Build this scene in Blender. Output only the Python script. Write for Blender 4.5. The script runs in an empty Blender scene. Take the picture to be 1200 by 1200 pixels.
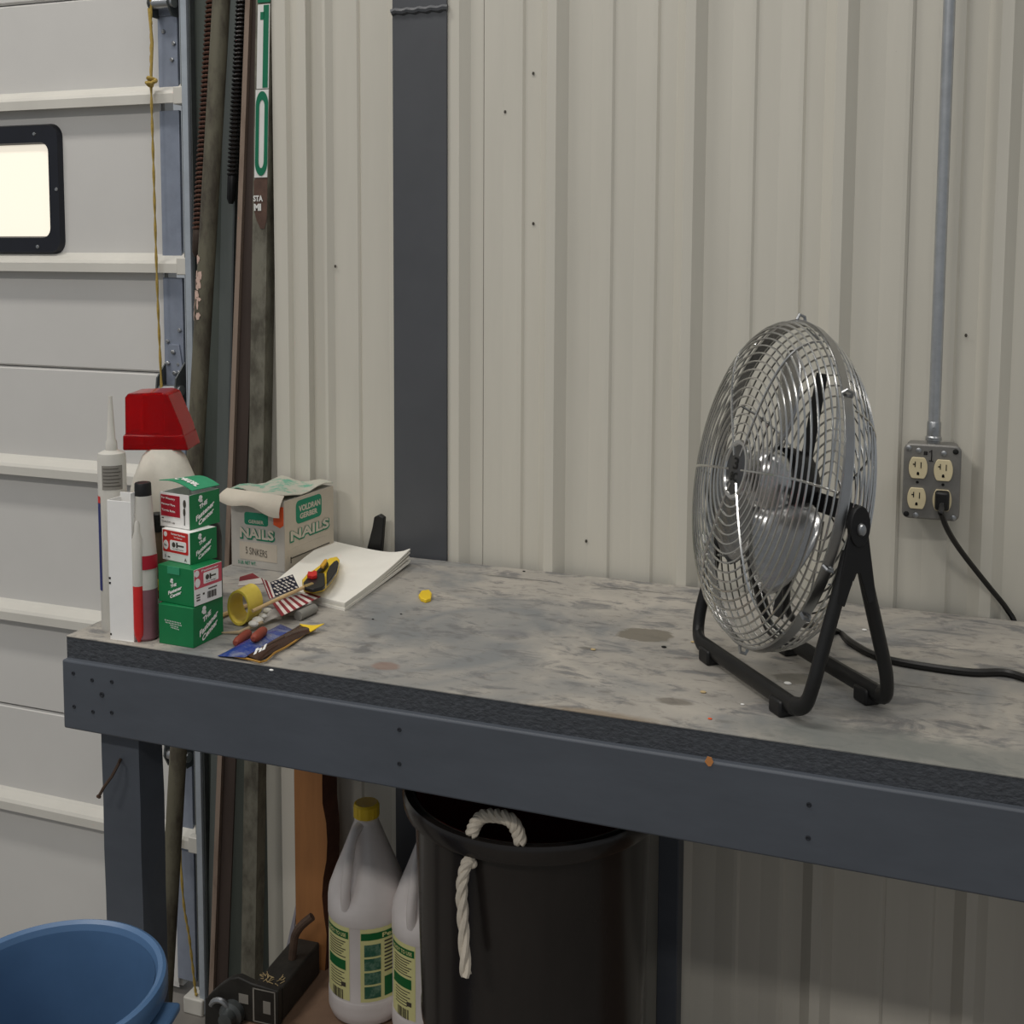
import bpy, bmesh, math, random
from math import sin, cos, pi, radians, hypot, atan2, sqrt
from mathutils import Vector, Matrix
random.seed(7)
SC = bpy.context.scene
COL = SC.collection

# ------------------------------------------------------------------ camera
TABLE = 1.03                      # height of the bench top, floor is z = 0
SHELF = 0.24                      # low board under the bench
YAW, PITCH, ROLL = radians(20.372), radians(4.930), radians(0.269)
FPX, PY = 1346.33, 416.4          # focal length and principal row of a 1200 px frame
EYE = Vector((0, 0, TABLE + 0.54))
_w = Vector((-sin(YAW) * cos(PITCH), cos(YAW) * cos(PITCH), -sin(PITCH)))
_r0 = Vector((cos(YAW), sin(YAW), 0)); _u0 = _r0.cross(_w)
_r = _r0 * cos(ROLL) + _u0 * sin(ROLL); _u = -_r0 * sin(ROLL) + _u0 * cos(ROLL)
cam = bpy.data.cameras.new('camera'); co = bpy.data.objects.new('camera', cam); COL.objects.link(co)
cam.sensor_width = 36; cam.lens = 36 * FPX / 1200
cam.shift_y = (PY - 600) / 1200
cam.clip_start = 0.05
m3 = Matrix((_r, _u, -_w)).transposed()
co.matrix_world = Matrix.Translation(EYE) @ m3.to_4x4()
SC.camera = co

# ------------------------------------------------------------------ exposure, world, lamps
SC.view_settings.view_transform = 'Standard'; SC.view_settings.look = 'None'
SC.view_settings.exposure = 0.0; SC.view_settings.gamma = 1.0
SC.view_settings.use_curve_mapping = False
wd = bpy.data.worlds.new('hall_air'); SC.world = wd; wd.use_nodes = True
bg = wd.node_tree.nodes['Background']
bg.inputs[0].default_value = (0.90, 0.95, 1.0, 1); bg.inputs[1].default_value = 0.27

def lamp(name, loc, size, power, col, aim=None):
    l = bpy.data.lights.new(name, 'AREA'); l.shape = 'RECTANGLE'; l.size, l.size_y = size
    l.energy = power; l.color = col
    o = bpy.data.objects.new(name, l); COL.objects.link(o); o.location = loc
    if aim is not None:
        o.rotation_euler = (Vector(aim) - Vector(loc)).to_track_quat('-Z', 'Y').to_euler()
    return o
WARM = (1.0, 0.955, 0.895)
for lx, ly, pw in ((-2.6, 0.75, 36), (-0.6, 0.75, 23), (1.6, 0.75, 9), (-2.4, -2.6, 66), (0.2, -2.6, 44)):
    lamp('ceiling_strip_lamp', (lx, ly, 4.4), (1.2, 0.30), pw, WARM)

# ------------------------------------------------------------------ pixel -> point helpers (1200 px frame), only used to lay things out on real planes
def ray(x, y): return _r * (x - 600) - _u * (y - PY) + _w * FPX
def tz(x, y, z=TABLE):
    d = ray(x, y); return EYE + d * ((z - EYE.z) / d.z)
def ty(x, y, Y):
    d = ray(x, y); return EYE + d * (Y / d.y)
def zat(x, y, P):                 # height at which the vertical through P crosses row y
    d = ray(x, y); t = hypot(P[0], P[1]) / hypot(d.x, d.y); return EYE.z + d.z * t
def up(P, z): return Vector((P[0], P[1], z))
V3 = Vector
Z = Vector((0, 0, 1))

# ------------------------------------------------------------------ materials
def lin(c):
    return tuple(((v / 255) / 12.92 if v / 255 <= 0.04045 else ((v / 255 + 0.055) / 1.055) ** 2.4) for v in c) + (1,)
MATS = {}
def mat(name, col, rough=0.5, metal=0.0, var=0.08, scale=25, bump=0.0, bscale=None, stretch=(1, 1, 1), spec=0.5,
        trans=0.0, col2=None, thr=(0.45, 0.6), emit=0.0, coat=0.0, alpha=1.0, ior=1.45):
    if name in MATS: return MATS[name]
    m = bpy.data.materials.new(name); m.use_nodes = True; MATS[name] = m
    nt = m.node_tree; N = nt.nodes; L = nt.links; b = N['Principled BSDF']
    c = lin(col)
    tc = N.new('ShaderNodeTexCoord'); mp = N.new('ShaderNodeMapping'); mp.inputs['Scale'].default_value = stretch
    L.new(tc.outputs['Object'], mp.inputs['Vector'])
    nz = N.new('ShaderNodeTexNoise'); nz.inputs['Scale'].default_value = scale; nz.inputs['Detail'].default_value = 6
    nz.inputs['Roughness'].default_value = 0.65
    L.new(mp.outputs[0], nz.inputs['Vector'])
    rp = N.new('ShaderNodeValToRGB'); L.new(nz.outputs['Fac'], rp.inputs['Fac'])
    e = rp.color_ramp.elements
    if col2:
        e[0].position, e[1].position = thr; e[0].color = c; e[1].color = lin(col2)
    else:
        e[0].position, e[1].position = 0.3, 0.7
        e[0].color = tuple(v * (1 - var) for v in c[:3]) + (1,); e[1].color = tuple(min(1, v * (1 + var)) for v in c[:3]) + (1,)
    L.new(rp.outputs['Color'], b.inputs['Base Color'])
    b.inputs['Roughness'].default_value = rough; b.inputs['Metallic'].default_value = metal
    b.inputs['Specular IOR Level'].default_value = spec; b.inputs['IOR'].default_value = ior
    b.inputs['Transmission Weight'].default_value = trans; b.inputs['Coat Weight'].default_value = coat
    b.inputs['Alpha'].default_value = alpha
    if emit:
        b.inputs['Emission Color'].default_value = c; b.inputs['Emission Strength'].default_value = emit
    if bump:
        n2 = N.new('ShaderNodeTexNoise'); n2.inputs['Scale'].default_value = bscale or scale * 3; n2.inputs['Detail'].default_value = 4
        L.new(mp.outputs[0], n2.inputs['Vector'])
        bp = N.new('ShaderNodeBump'); bp.inputs['Strength'].default_value = bump; bp.inputs['Distance'].default_value = 0.002
        L.new(n2.outputs['Fac'], bp.inputs['Height']); L.new(bp.outputs[0], b.inputs['Normal'])
    return m

M_wall = mat('cream_wall_sheet', (207, 203, 191), 0.42, var=0.05, scale=3, stretch=(3, 3, .35))
M_door = mat('white_door_paint', (212, 210, 206), 0.45, var=0.03, scale=4)
M_strut = mat('cream_strut', (212, 209, 200), 0.45, var=0.04, scale=8)
M_galv = mat('blue_galvanised', (144, 152, 168), 0.42, metal=0.25, var=0.08, scale=30)
M_galvd = mat('dark_galvanised', (92, 96, 96), 0.45, metal=0.4, var=0.15, scale=40)
M_jamb = mat('olive_jamb_steel', (84, 90, 84), 0.5, metal=0.2, var=0.15, scale=8, stretch=(3, 3, .4))
M_col = mat('blue_grey_column_paint', (80, 82, 86), 0.45, var=0.08, scale=6, bump=.05, col2=None)
M_apron = mat('slate_bench_paint', (80, 85, 93), 0.5, var=0.10, scale=14, bump=.15, bscale=60, stretch=(.4, 1, 1))
M_edge = mat('rough_slate_edge', (68, 71, 76), 0.75, var=0.28, scale=160, bump=.9, bscale=220, stretch=(.6, 1, 1))
M_concrete = mat('grey_concrete', (128, 124, 118), 0.8, var=0.15, scale=5, bump=.2)
M_brown = mat('brown_shelf_board', (134, 108, 88), 0.7, var=0.15, scale=10)
M_black = mat('black_plastic', (22, 22, 23), 0.45, var=0.2, scale=30)
M_blackm = mat('matt_black_tube', (24, 24, 24), 0.42, var=0.2, scale=60)
M_bin = mat('black_bin_plastic', (36, 32, 30), 0.2, var=0.2, scale=12, stretch=(1, 1, .3), bump=.08, bscale=20)
M_binin = mat('maroon_bin_lining', (104, 34, 32), 0.6, var=0.25, scale=14)
M_blue = mat('blue_bin_plastic', (80, 112, 150), 0.36, var=0.06, scale=14)
M_chrome = mat('chrome_wire', (206, 206, 204), 0.20, metal=1.0, var=0.05, scale=40)
M_chromed = mat('brushed_blade', (176, 176, 176), 0.26, metal=1.0, var=0.06, scale=60)
M_steel = mat('plain_steel', (170, 172, 174), 0.35, metal=0.9, var=0.1, scale=80)
M_conduit = mat('galvanised_conduit', (176, 179, 182), 0.32, metal=0.6, var=0.1, scale=60)
M_boxgrey = mat('grey_outlet_steel', (132, 130, 126), 0.42, metal=0.45, var=0.1, scale=40)
M_ivory = mat('ivory_receptacle', (222, 208, 170), 0.4, var=0.04)
M_dark = mat('slot_black', (14, 13, 12), 0.7)
M_white = mat('white_card', (244, 243, 240), 0.6, var=0.03)
M_paper = mat('white_paper', (238, 235, 226), 0.75, var=0.04, scale=12)
M_green = mat('green_card', (14, 122, 70), 0.5, var=0.06, scale=40)
M_greent = mat('pale_green_card', (52, 150, 108), 0.5, var=0.08, scale=40)
M_red = mat('red_print', (206, 40, 36), 0.5, var=0.05)
M_crimson = mat('crimson_print', (168, 22, 44), 0.5, var=0.05)
M_pink = mat('pink_print', (206, 84, 100), 0.5, var=0.05)
M_cardgrey = mat('grey_nail_card', (186, 182, 174), 0.7, var=0.06, scale=20)
M_cardtan = mat('tan_nail_card', (196, 186, 170), 0.7, var=0.06, scale=20)
M_cardin = mat('bare_card', (204, 196, 180), 0.75, var=0.06, scale=20)
M_teal = mat('teal_print', (28, 132, 100), 0.6, var=0.12, scale=60)
M_orange = mat('orange_sticker', (226, 92, 44), 0.6, var=0.1, scale=40)
M_clear = mat('cloudy_plastic', (234, 231, 222), 0.35, var=0.04, trans=0.28)
M_cleard = mat('yellowed_plastic', (234, 228, 214), 0.4, var=0.12, scale=20, trans=0.2)
M_redcap = mat('clear_red_plastic', (226, 40, 46), 0.12, var=0.03, trans=0.8, ior=1.2)
M_redliq = mat('red_fluid', (214, 44, 44), 0.35, var=0.08)
M_plum = mat('plum_fluid', (132, 92, 100), 0.35, var=0.12, scale=30)
M_yellow = mat('yellow_plastic', (236, 200, 48), 0.4, var=0.05)
M_tape = mat('yellow_tape', (228, 204, 84), 0.35, var=0.06, scale=30)
M_wood = mat('pale_wood_stick', (206, 176, 128), 0.6, var=0.12, scale=40)
M_board = mat('orange_brown_wood', (156, 106, 62), 0.62, var=0.18, scale=8, stretch=(3, 3, .4), bump=.15)
M_boardd = mat('dark_bark_edge', (84, 50, 34), 0.8, var=0.3, scale=18, bump=.5)
M_rust = mat('rusty_brown_steel', (84, 66, 54), 0.65, metal=0.3, var=0.3, scale=40, bump=.2)
M_rustd = mat('dark_rusty_steel', (62, 50, 42), 0.65, metal=0.3, var=0.3, scale=40)
M_spring1 = mat('rusty_spring_steel', (96, 66, 54), 0.5, metal=0.3, var=0.25, scale=30)
M_spring2 = mat('black_spring_steel', (58, 56, 56), 0.45, metal=0.35, var=0.2, scale=30)
M_tan = mat('tan_rusted_angle', (150, 132, 118), 0.6, metal=0.2, var=0.15, scale=10, stretch=(2, 2, .3), col2=(104, 84, 70), thr=(.5, .68))
M_brown2 = mat('brown_painted_steel', (70, 58, 52), 0.6, metal=0.2, var=0.2, scale=10, stretch=(2, 2, .3))
M_rope = mat('yellow_rope_fibre', (176, 150, 78), 0.8, var=0.2, scale=120)
M_cotton = mat('white_rope_fibre', (204, 194, 178), 0.85, var=0.12, scale=90)
M_hitch = mat('dark_hitch_paint', (44, 42, 38), 0.55, metal=0.1, var=0.35, scale=30, bump=.2)
M_straw = mat('dry_straw', (190, 168, 124), 0.8, var=0.15)
M_jug = mat('white_jug_plastic', (236, 229, 226), 0.4, var=0.03, trans=0.1)
M_lemon = mat('lemon_label', (230, 226, 160), 0.5, var=0.04)
M_pgreen = mat('label_green', (16, 104, 52), 0.5, var=0.05)
M_photo = mat('label_picture', (50, 100, 80), 0.5, col2=(130, 160, 140), thr=(.45, .7), scale=60)
M_ink = mat('printed_ink', (70, 66, 58), 0.6)
M_inkl = mat('grey_ink', (142, 138, 130), 0.6)
M_navy = mat('navy_print', (36, 44, 110), 0.5)
M_flagn = mat('flag_navy', (34, 36, 52), 0.7)
M_flagr = mat('flag_red', (136, 46, 52), 0.7)
M_flagw = mat('flag_white', (222, 214, 206), 0.7)
M_foil = mat('silver_foil', (182, 178, 172), 0.35, metal=0.1, var=0.2, scale=40)
M_cork = mat('brick_red_grip', (136, 62, 46), 0.6, var=0.15, scale=60)
M_pkblue = mat('glossy_blue_film', (44, 64, 136), 0.2, col2=(126, 132, 152), thr=(.5, .66), scale=22, stretch=(1, 2, 1))
M_pkbrown = mat('glossy_brown_film', (66, 46, 36), 0.2, var=0.4, scale=20)
M_amber = mat('amber_film_rim', (176, 132, 58), 0.3, var=0.2)
M_frame = mat('black_window_frame', (28, 30, 38), 0.42, var=0.1)
M_pane = mat('daylit_pane', (255, 246, 228), 0.3, emit=0.52, var=0.0)
M_marker = mat('black_marker', (22, 20, 20), 0.7)
M_signg = mat('reflective_green', (14, 110, 78), 0.35, var=0.06)
M_signw = mat('reflective_white', (222, 222, 218), 0.35, var=0.04)
M_badge = mat('badge_grey', (96, 96, 96), 0.3, metal=0.8)
M_pinkp = mat('pink_flaking_paint', (206, 178, 164), 0.7, var=0.1, scale=60)
M_sliver = mat('pale_metal_sliver', (160, 158, 168), 0.4, metal=0.4)
M_cordm = mat('black_cord_rubber', (24, 23, 22), 0.38, var=0.1)

def pole_mat():                   # olive painted post, scuffed
    return mat('olive_pole_paint', (104, 100, 84), 0.6, metal=0.15, scale=26, stretch=(1, 1, .35), col2=(74, 68, 58), thr=(.45, .62), bump=.15)
def signpost_mat():
    return mat('olive_grey_channel', (124, 121, 108), 0.55, metal=0.3, scale=30, stretch=(1, 1, .5), col2=(84, 80, 70), thr=(.42, .66), bump=.1)
M_rustpatch = mat('rust_patch', (86, 64, 54), 0.75, var=0.3, scale=40, bump=.2)

def bench_top_mat():
    m = bpy.data.materials.new('worn_shaded_bench_top'); m.use_nodes = True
    nt = m.node_tree; N = nt.nodes; L = nt.links; b = N['Principled BSDF']
    g = N.new('ShaderNodeNewGeometry')
    def noise(scale, st, det=6, rough=.6):
        mp = N.new('ShaderNodeMapping'); mp.inputs['Scale'].default_value = st; L.new(g.outputs['Position'], mp.inputs[0])
        n = N.new('ShaderNodeTexNoise'); n.inputs['Scale'].default_value = scale; n.inputs['Detail'].default_value = det
        n.inputs['Roughness'].default_value = rough; n.inputs['Distortion'].default_value = .6
        L.new(mp.outputs[0], n.inputs['Vector']); return n.outputs['Fac']
    def ramp(f, a, bb, p0, p1):
        r = N.new('ShaderNodeValToRGB'); L.new(f, r.inputs[0]); e = r.color_ramp.elements
        e[0].position, e[1].position = p0, p1; e[0].color = a; e[1].color = bb; return r.outputs['Color']
    def mix(f, a, bb):
        x = N.new('ShaderNodeMix'); x.data_type = 'RGBA'; L.new(f, x.inputs[0]); L.new(a, x.inputs[6])
        if isinstance(bb, tuple): x.inputs[7].default_value = bb
        else: L.new(bb, x.inputs[7])
        return x.outputs[2]
    base = ramp(noise(7, (1, 1.3, 1)), lin((154, 150, 143)), lin((177, 171, 161)), .35, .65)
    blue = ramp(noise(4.5, (1, 1, 1), 4), (0, 0, 0, 1), (1, 1, 1, 1), .5, .68)
    c = mix(blue, base, lin((128, 130, 130)))
    streak = ramp(noise(20, (.7, 1.4, 1), 8, .68), (0, 0, 0, 1), (.85, .85, .85, 1), .52, .62)
    c = mix(streak, c, lin((112, 112, 112)))
    fine = ramp(noise(60, (.7, 1.4, 1), 6), (0, 0, 0, 1), (.55, .55, .55, 1), .55, .7)
    c = mix(fine, c, lin((104, 100, 96)))
    def blot(p, rx, ry, col, soft=.35, amt=.8):
        nonlocal c
        s = N.new('ShaderNodeVectorMath'); s.operation = 'SUBTRACT'; L.new(g.outputs['Position'], s.inputs[0]); s.inputs[1].default_value = (p.x, p.y, p.z)
        d = N.new('ShaderNodeVectorMath'); d.operation = 'DIVIDE'; L.new(s.outputs[0], d.inputs[0]); d.inputs[1].default_value = (rx, ry, 10)
        ln = N.new('ShaderNodeVectorMath'); ln.operation = 'LENGTH'; L.new(d.outputs[0], ln.inputs[0])
        ad = N.new('ShaderNodeMath'); ad.operation = 'ADD'; L.new(ln.outputs['Value'], ad.inputs[0])
        mu = N.new('ShaderNodeMath'); mu.operation = 'MULTIPLY_ADD'; L.new(noise(30, (1, 1, 1), 4), mu.inputs[0]); mu.inputs[1].default_value = .9; mu.inputs[2].default_value = -.45
        L.new(mu.outputs[0], ad.inputs[1])
        k = ramp(ad.outputs[0], (amt, amt, amt, 1), (0, 0, 0, 1), 1 - soft, 1.0)
        c = mix(k, c, lin(col))
    blot(tz(757, 744), .042, .03, (112, 106, 94), .12, .85)
    blot(tz(452, 780), .022, .018, (134, 104, 90), .3, .6)
    blot(tz(700, 838), .09, .018, (128, 112, 92), .5, .7)
    blot(tz(790, 822), .025, .014, (92, 84, 74), .3, .6)
    blot(tz(930, 795), .03, .02, (112, 108, 98), .2, .7)
    blot(tz(1000, 868), .16, .06, (116, 119, 115), .6, .75)  # light falloff towards the right front, painted into the top's colour
    blot(tz(1150, 890), .14, .06, (116, 119, 115), .6, .7)  # same painted falloff, continued to the right end
    blot(tz(600, 677), .10, .0035, (92, 90, 86), .5, .8); blot(tz(735, 690.5), .10, .003, (92, 90, 86), .5, .8)
    blot(tz(1080, 806), .12, .003, (92, 90, 86), .5, .6)
    blot(tz(690, 760), .02, .006, (70, 66, 60), .4, .6)
    blot(tz(600, 742), .05, .018, (120, 120, 122), .6, .6)
    L.new(c, b.inputs['Base Color']); b.inputs['Roughness'].default_value = .62; b.inputs['Specular IOR Level'].default_value = .35
    bp = N.new('ShaderNodeBump'); bp.inputs['Strength'].default_value = .12; bp.inputs['Distance'].default_value = .002
    L.new(noise(90, (.6, 1.5, 1)), bp.inputs['Height']); L.new(bp.outputs[0], b.inputs['Normal'])
    return m
M_top = bench_top_mat()

# ------------------------------------------------------------------ mesh builder
STUFF = ('lettering', 'label_lettering', 'lid_lettering', 'label_lines', 'label_ink', 'label_white', 'pale_lettering', 'teal_print', 'ink_writing', 'worn_letters', 'stars', 'socket_slots', 'paint_flakes', 'print_marks', 'marker_number', 'badge_figures', 'film_lettering', 'straw_litter')
class MB:
    def __init__(s): s.v = []; s.f = []; s.m = []; s.g = []
    def add(s, vs, fs, mi=0):
        o = len(s.v); s.v += [Vector(p) for p in vs]; s.f += [tuple(i + o for i in f) for f in fs]; s.m += [mi] * len(fs); s.g.append((o, len(s.v), len(s.f) - len(fs), len(s.f))); return s
    def obox(s, P, ex, ey, ez, mi=0):
        P, ex, ey, ez = map(Vector, (P, ex, ey, ez))
        vs = [P, P + ex, P + ex + ey, P + ey, P + ez, P + ex + ez, P + ex + ey + ez, P + ey + ez]
        fs = [(0, 3, 2, 1), (4, 5, 6, 7), (0, 1, 5, 4), (1, 2, 6, 5), (2, 3, 7, 6), (3, 0, 4, 7)]
        if ex.cross(ey).dot(ez) < 0: fs = [f[::-1] for f in fs]
        return s.add(vs, fs, mi)
    def box(s, x0, x1, y0, y1, z0, z1, mi=0):
        return s.obox((x0, y0, z0), (x1 - x0, 0, 0), (0, y1 - y0, 0), (0, 0, z1 - z0), mi)
    def tube(s, path, r, n=8, closed=False, caps=True, mi=0, sq=None):
        path = [Vector(p) for p in path]; k = len(path)
        rs = r if isinstance(r, (list, tuple)) else [r] * k
        T = []
        for i in range(k):
            a = path[(i - 1) % k] if (closed or i) else path[i]; b = path[(i + 1) % k] if (closed or i < k - 1) else path[i]
            T.append((b - a).normalized())
        nrm = T[0].orthogonal().normalized(); vs = []
        for i in range(k):
            nrm = (nrm - T[i] * nrm.dot(T[i])).normalized(); bn = T[i].cross(nrm)
            for j in range(n):
                a = 2 * pi * j / n; off = (nrm * cos(a) + bn * sin(a)) * rs[i]
                if sq: off = Vector((off.x * sq, off.y * sq, off.z))
                vs.append(path[i] + off)
        fs = []
        for i in range(k if closed else k - 1):
            i2 = (i + 1) % k
            for j in range(n): fs.append((i * n + j, i * n + (j + 1) % n, i2 * n + (j + 1) % n, i2 * n + j))
        if caps and not closed:
            fs.append(tuple(range(n))[::-1]); fs.append(tuple((k - 1) * n + j for j in range(n)))
        return s.add(vs, fs, mi)
    def lathe(s, c, prof, n=32, ax=None, sx=1, sy=1, rot=0, mi=0, fn=None, caps=True):
        c = Vector(c); vs = []; fs = []; k = len(prof)
        if ax is None: A, X, Y = Z, Vector((cos(rot), sin(rot), 0)), Vector((-sin(rot), cos(rot), 0))
        else: A, X, Y = ax
        for (r, z) in prof:
            for j in range(n):
                a = 2 * pi * j / n; rr = fn(r, z, a) if fn else r
                vs.append(c + A * z + X * (rr * cos(a) * sx) + Y * (rr * sin(a) * sy))
        for i in range(k - 1):
            for j in range(n): fs.append((i * n + j, i * n + (j + 1) % n, (i + 1) * n + (j + 1) % n, (i + 1) * n + j))
        if caps:
            if prof[0][0] > 1e-6: fs.append(tuple(range(n))[::-1])
            if prof[-1][0] > 1e-6: fs.append(tuple((k - 1) * n + j for j in range(n)))
        return s.add(vs, fs, mi)
    def prism(s, pts, ext, mi=0):
        n = len(pts); pts = [Vector(p) for p in pts]; ext = Vector(ext)
        vs = pts + [p + ext for p in pts]
        nn = Vector((0, 0, 0))
        for i in range(n): nn += pts[i].cross(pts[(i + 1) % n])
        fs = [tuple(range(n))[::-1], tuple(range(n, 2 * n))] + [(i, (i + 1) % n, n + (i + 1) % n, n + i) for i in range(n)]
        if nn.dot(ext) < 0: fs = [f[::-1] for f in fs]
        return s.add(vs, fs, mi)
    def ball(s, c, r, n=12, m=8, sc=(1, 1, 1), mi=0):
        prof = [(r * sin(pi * i / m), -r * cos(pi * i / m)) for i in range(m + 1)]
        vs = []; c = Vector(c)
        for (rr, z) in prof:
            for j in range(n):
                a = 2 * pi * j / n; vs.append(c + Vector((rr * cos(a) * sc[0], rr * sin(a) * sc[1], z * sc[2])))
        fs = [(i * n + j, i * n + (j + 1) % n, (i + 1) * n + (j + 1) % n, (i + 1) * n + j) for i in range(m) for j in range(n)]
        return s.add(vs, fs, mi)
    def grid(s, P, mi=0, thick=0.0, mf=None):          # P[i][j] points; a sheet with thickness along its normal
        R, Cc = len(P), len(P[0]); vs = [Vector(p) for row in P for p in row]
        fs = []; ms = []
        for i in range(R - 1):
            for j in range(Cc - 1):
                fs.append((i * Cc + j, i * Cc + j + 1, (i + 1) * Cc + j + 1, (i + 1) * Cc + j)); ms.append(mf(i, j) if mf else mi)
        o = len(s.v); s.v += vs; s.f += [tuple(q + o for q in f) for f in fs]; s.m += ms; s.g.append((o, len(s.v), len(s.f) - len(fs), len(s.f)))
        if thick:
            o2 = len(s.v); s.v += [v - Z * thick for v in vs]; s.f += [tuple(q + o2 for q in f[::-1]) for f in fs]; s.m += ms
            bd = [(0, j) for j in range(Cc)] + [(i, Cc - 1) for i in range(1, R)] + [(R - 1, j) for j in range(Cc - 2, -1, -1)] + [(i, 0) for i in range(R - 2, 0, -1)]
            ids = [i * Cc + j for i, j in bd]; k = len(ids)
            for q in range(k):
                a, b = ids[q], ids[(q + 1) % k]; s.f.append((a + o, a + o2, b + o2, b + o)); s.m.append(ms[0])
        return s
    def pieces(s, name, mats, parent, **k):          # one object per added piece
        for (v0, v1, f0, f1) in s.g:
            q = MB(); q.add(s.v[v0:v1], [tuple(i - v0 for i in f) for f in s.f[f0:f1]]); o = q.build(name, mats, parent, **k)
        return o
    def build(s, name, mats, parent=None, bevel=0.0, seg=2, smooth=35, fix=True):
        if not isinstance(mats, (list, tuple)): mats = [mats]
        off = parent_world(parent)
        me = bpy.data.meshes.new(name)
        me.from_pydata([tuple(v - off) for v in s.v], [], s.f); 
        for mm in mats: me.materials.append(mm)
        me.polygons.foreach_set('material_index', s.m)
        me.validate()
        if fix:
            bm = bmesh.new(); bm.from_mesh(me); bmesh.ops.remove_doubles(bm, verts=bm.verts, dist=1e-6); bmesh.ops.recalc_face_normals(bm, faces=bm.faces); bm.to_mesh(me); bm.free()
        if smooth:
            me.polygons.foreach_set('use_smooth', [True] * len(me.polygons)); me.set_sharp_from_angle(angle=radians(smooth))
        o = bpy.data.objects.new(name, me); COL.objects.link(o)
        if parent: o.parent = parent
        if name in STUFF: o['kind'] = 'stuff'
        if bevel:
            bv = o.modifiers.new('bevel', 'BEVEL'); bv.width = bevel; bv.segments = seg; bv.limit_method = 'ANGLE'; bv.angle_limit = radians(40)
            bv.harden_normals = False
        return o
def parent_world(p):
    v = Vector((0, 0, 0))
    while p is not None: v += Vector(p.location); p = p.parent
    return v
def tag(o, label, cat, group=None, kind=None):
    if label: o['label'] = label
    if cat: o['category'] = cat
    if group: o['group'] = group
    if kind: o['kind'] = kind
    return o
def thing(name, loc, label, cat, group=None):
    o = bpy.data.objects.new(name, None); o.empty_display_size = .05; COL.objects.link(o); o.location = loc
    return tag(o, label, cat, group)
def origin(o):                       # move a mesh's own origin to its base (mesh-only things)
    me = o.data; vs = [v.co for v in me.vertices]
    c = Vector((sum(v.x for v in vs) / len(vs), sum(v.y for v in vs) / len(vs), min(v.z for v in vs)))
    me.transform(Matrix.Translation(-c)); o.location = c; return o
def structure(o): o['kind'] = 'structure'; return o

# ---- flat print on a face:  F = (corner, unit U, unit V, outward N, width, height)
def face_of(O, A, B, N): 
    O, A, B = Vector(O), Vector(A), Vector(B)
    return (O, (A - O).normalized(), (B - O).normalized(), Vector(N).normalized(), (A - O).length, (B - O).length)
def fp(F, u, v, lift=.0004): return F[0] + F[1] * (u * F[4]) + F[2] * (v * F[5]) + F[3] * lift
def rect(mb, F, u0, v0, u1, v1, lift=.0004, mi=0, cut=0.0):
    if not cut: pts = [fp(F, u0, v0, 0), fp(F, u1, v0, 0), fp(F, u1, v1, 0), fp(F, u0, v1, 0)]
    else:
        cu = cut; cv = cut * F[4] / F[5]; pts = []
        for (cx, cy, a0) in ((u1 - cu, v1 - cv, 0), (u0 + cu, v1 - cv, 90), (u0 + cu, v0 + cv, 180), (u1 - cu, v0 + cv, 270)):
            for k in range(5):
                a = radians(a0 + k * 22.5); pts.append(fp(F, cx + cu * cos(a), cy + cv * sin(a), 0))
    return mb.prism(pts, F[3] * lift, mi)
def oval(mb, F, u, v, ru, rv, lift=.0006, n=16, mi=0):
    return mb.prism([fp(F, u + ru * cos(2 * pi * k / n), v + rv * sin(2 * pi * k / n), 0) for k in range(n)], F[3] * lift, mi)
_txt = {}
def glyphs(s, bold=0.0):
    if (s, bold) in _txt: return _txt[(s, bold)]
    cu = bpy.data.curves.new('t', 'FONT'); cu.body = s; cu.offset = bold; cu.resolution_u = 3
    o = bpy.data.objects.new('t', cu); COL.objects.link(o)
    bpy.context.view_layer.update()
    me = bpy.data.meshes.new_from_object(o.evaluated_get(bpy.context.evaluated_depsgraph_get()))
    vs = [v.co.copy() for v in me.vertices]; fs = [tuple(p.vertices) for p in me.polygons]
    bpy.data.objects.remove(o); bpy.data.curves.remove(cu); bpy.data.meshes.remove(me)
    x0 = min(v.x for v in vs); x1 = max(v.x for v in vs); y0 = min(v.y for v in vs); y1 = max(v.y for v in vs)
    vs = [((v.x - x0) / (x1 - x0) - .5, (v.y - y0) / (y1 - y0) - .5) for v in vs]
    _txt[(s, bold)] = (vs, fs); return vs, fs
def text(mb, F, s, u, v, wf, hf, rise=0.0, slant=0.0, lift=.0006, bold=0.02, mi=0):
    """lettering centred at (u,v); wf,hf = size as fraction of the face; rise = fraction of face height climbed over its width"""
    vs, fs = glyphs(s, bold)
    P = []
    for (a, b) in vs:
        P.append(fp(F, u + a * wf + slant * b * wf, v + b * hf + a * rise, lift))
    return mb.add(P, fs, mi)
def curvetext(mb, fn, s, u0, u1, v0, v1, bold=0.02, mi=0):
    vs, fs = glyphs(s, bold)
    return mb.add([fn(u0 + (a + .5) * (u1 - u0), v0 + (b + .5) * (v1 - v0)) for a, b in vs], fs, mi)
def cyl_patch(mb, c, rf, a0, a1, z0, z1, lift=.0005, n=10, mi=0):
    """curved print on a lathe body; rf(z) = radius"""
    P = [[Vector(c) + Vector(((rf(z) + lift) * cos(a0 + (a1 - a0) * j / n), (rf(z) + lift) * sin(a0 + (a1 - a0) * j / n), z)) for j in range(n + 1)] for z in (z0, z1)]
    return mb.grid(P, mi)

# ================================================================== SETTING
YW = 1.858                           # wall sheet (pan) plane
YF = 1.272                           # bench front
XL = -1.146                          # bench left end
structure(MB().box(-6, 4.5, -5, 3.0, -.1, 0).build('floor', M_concrete, smooth=0))

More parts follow.
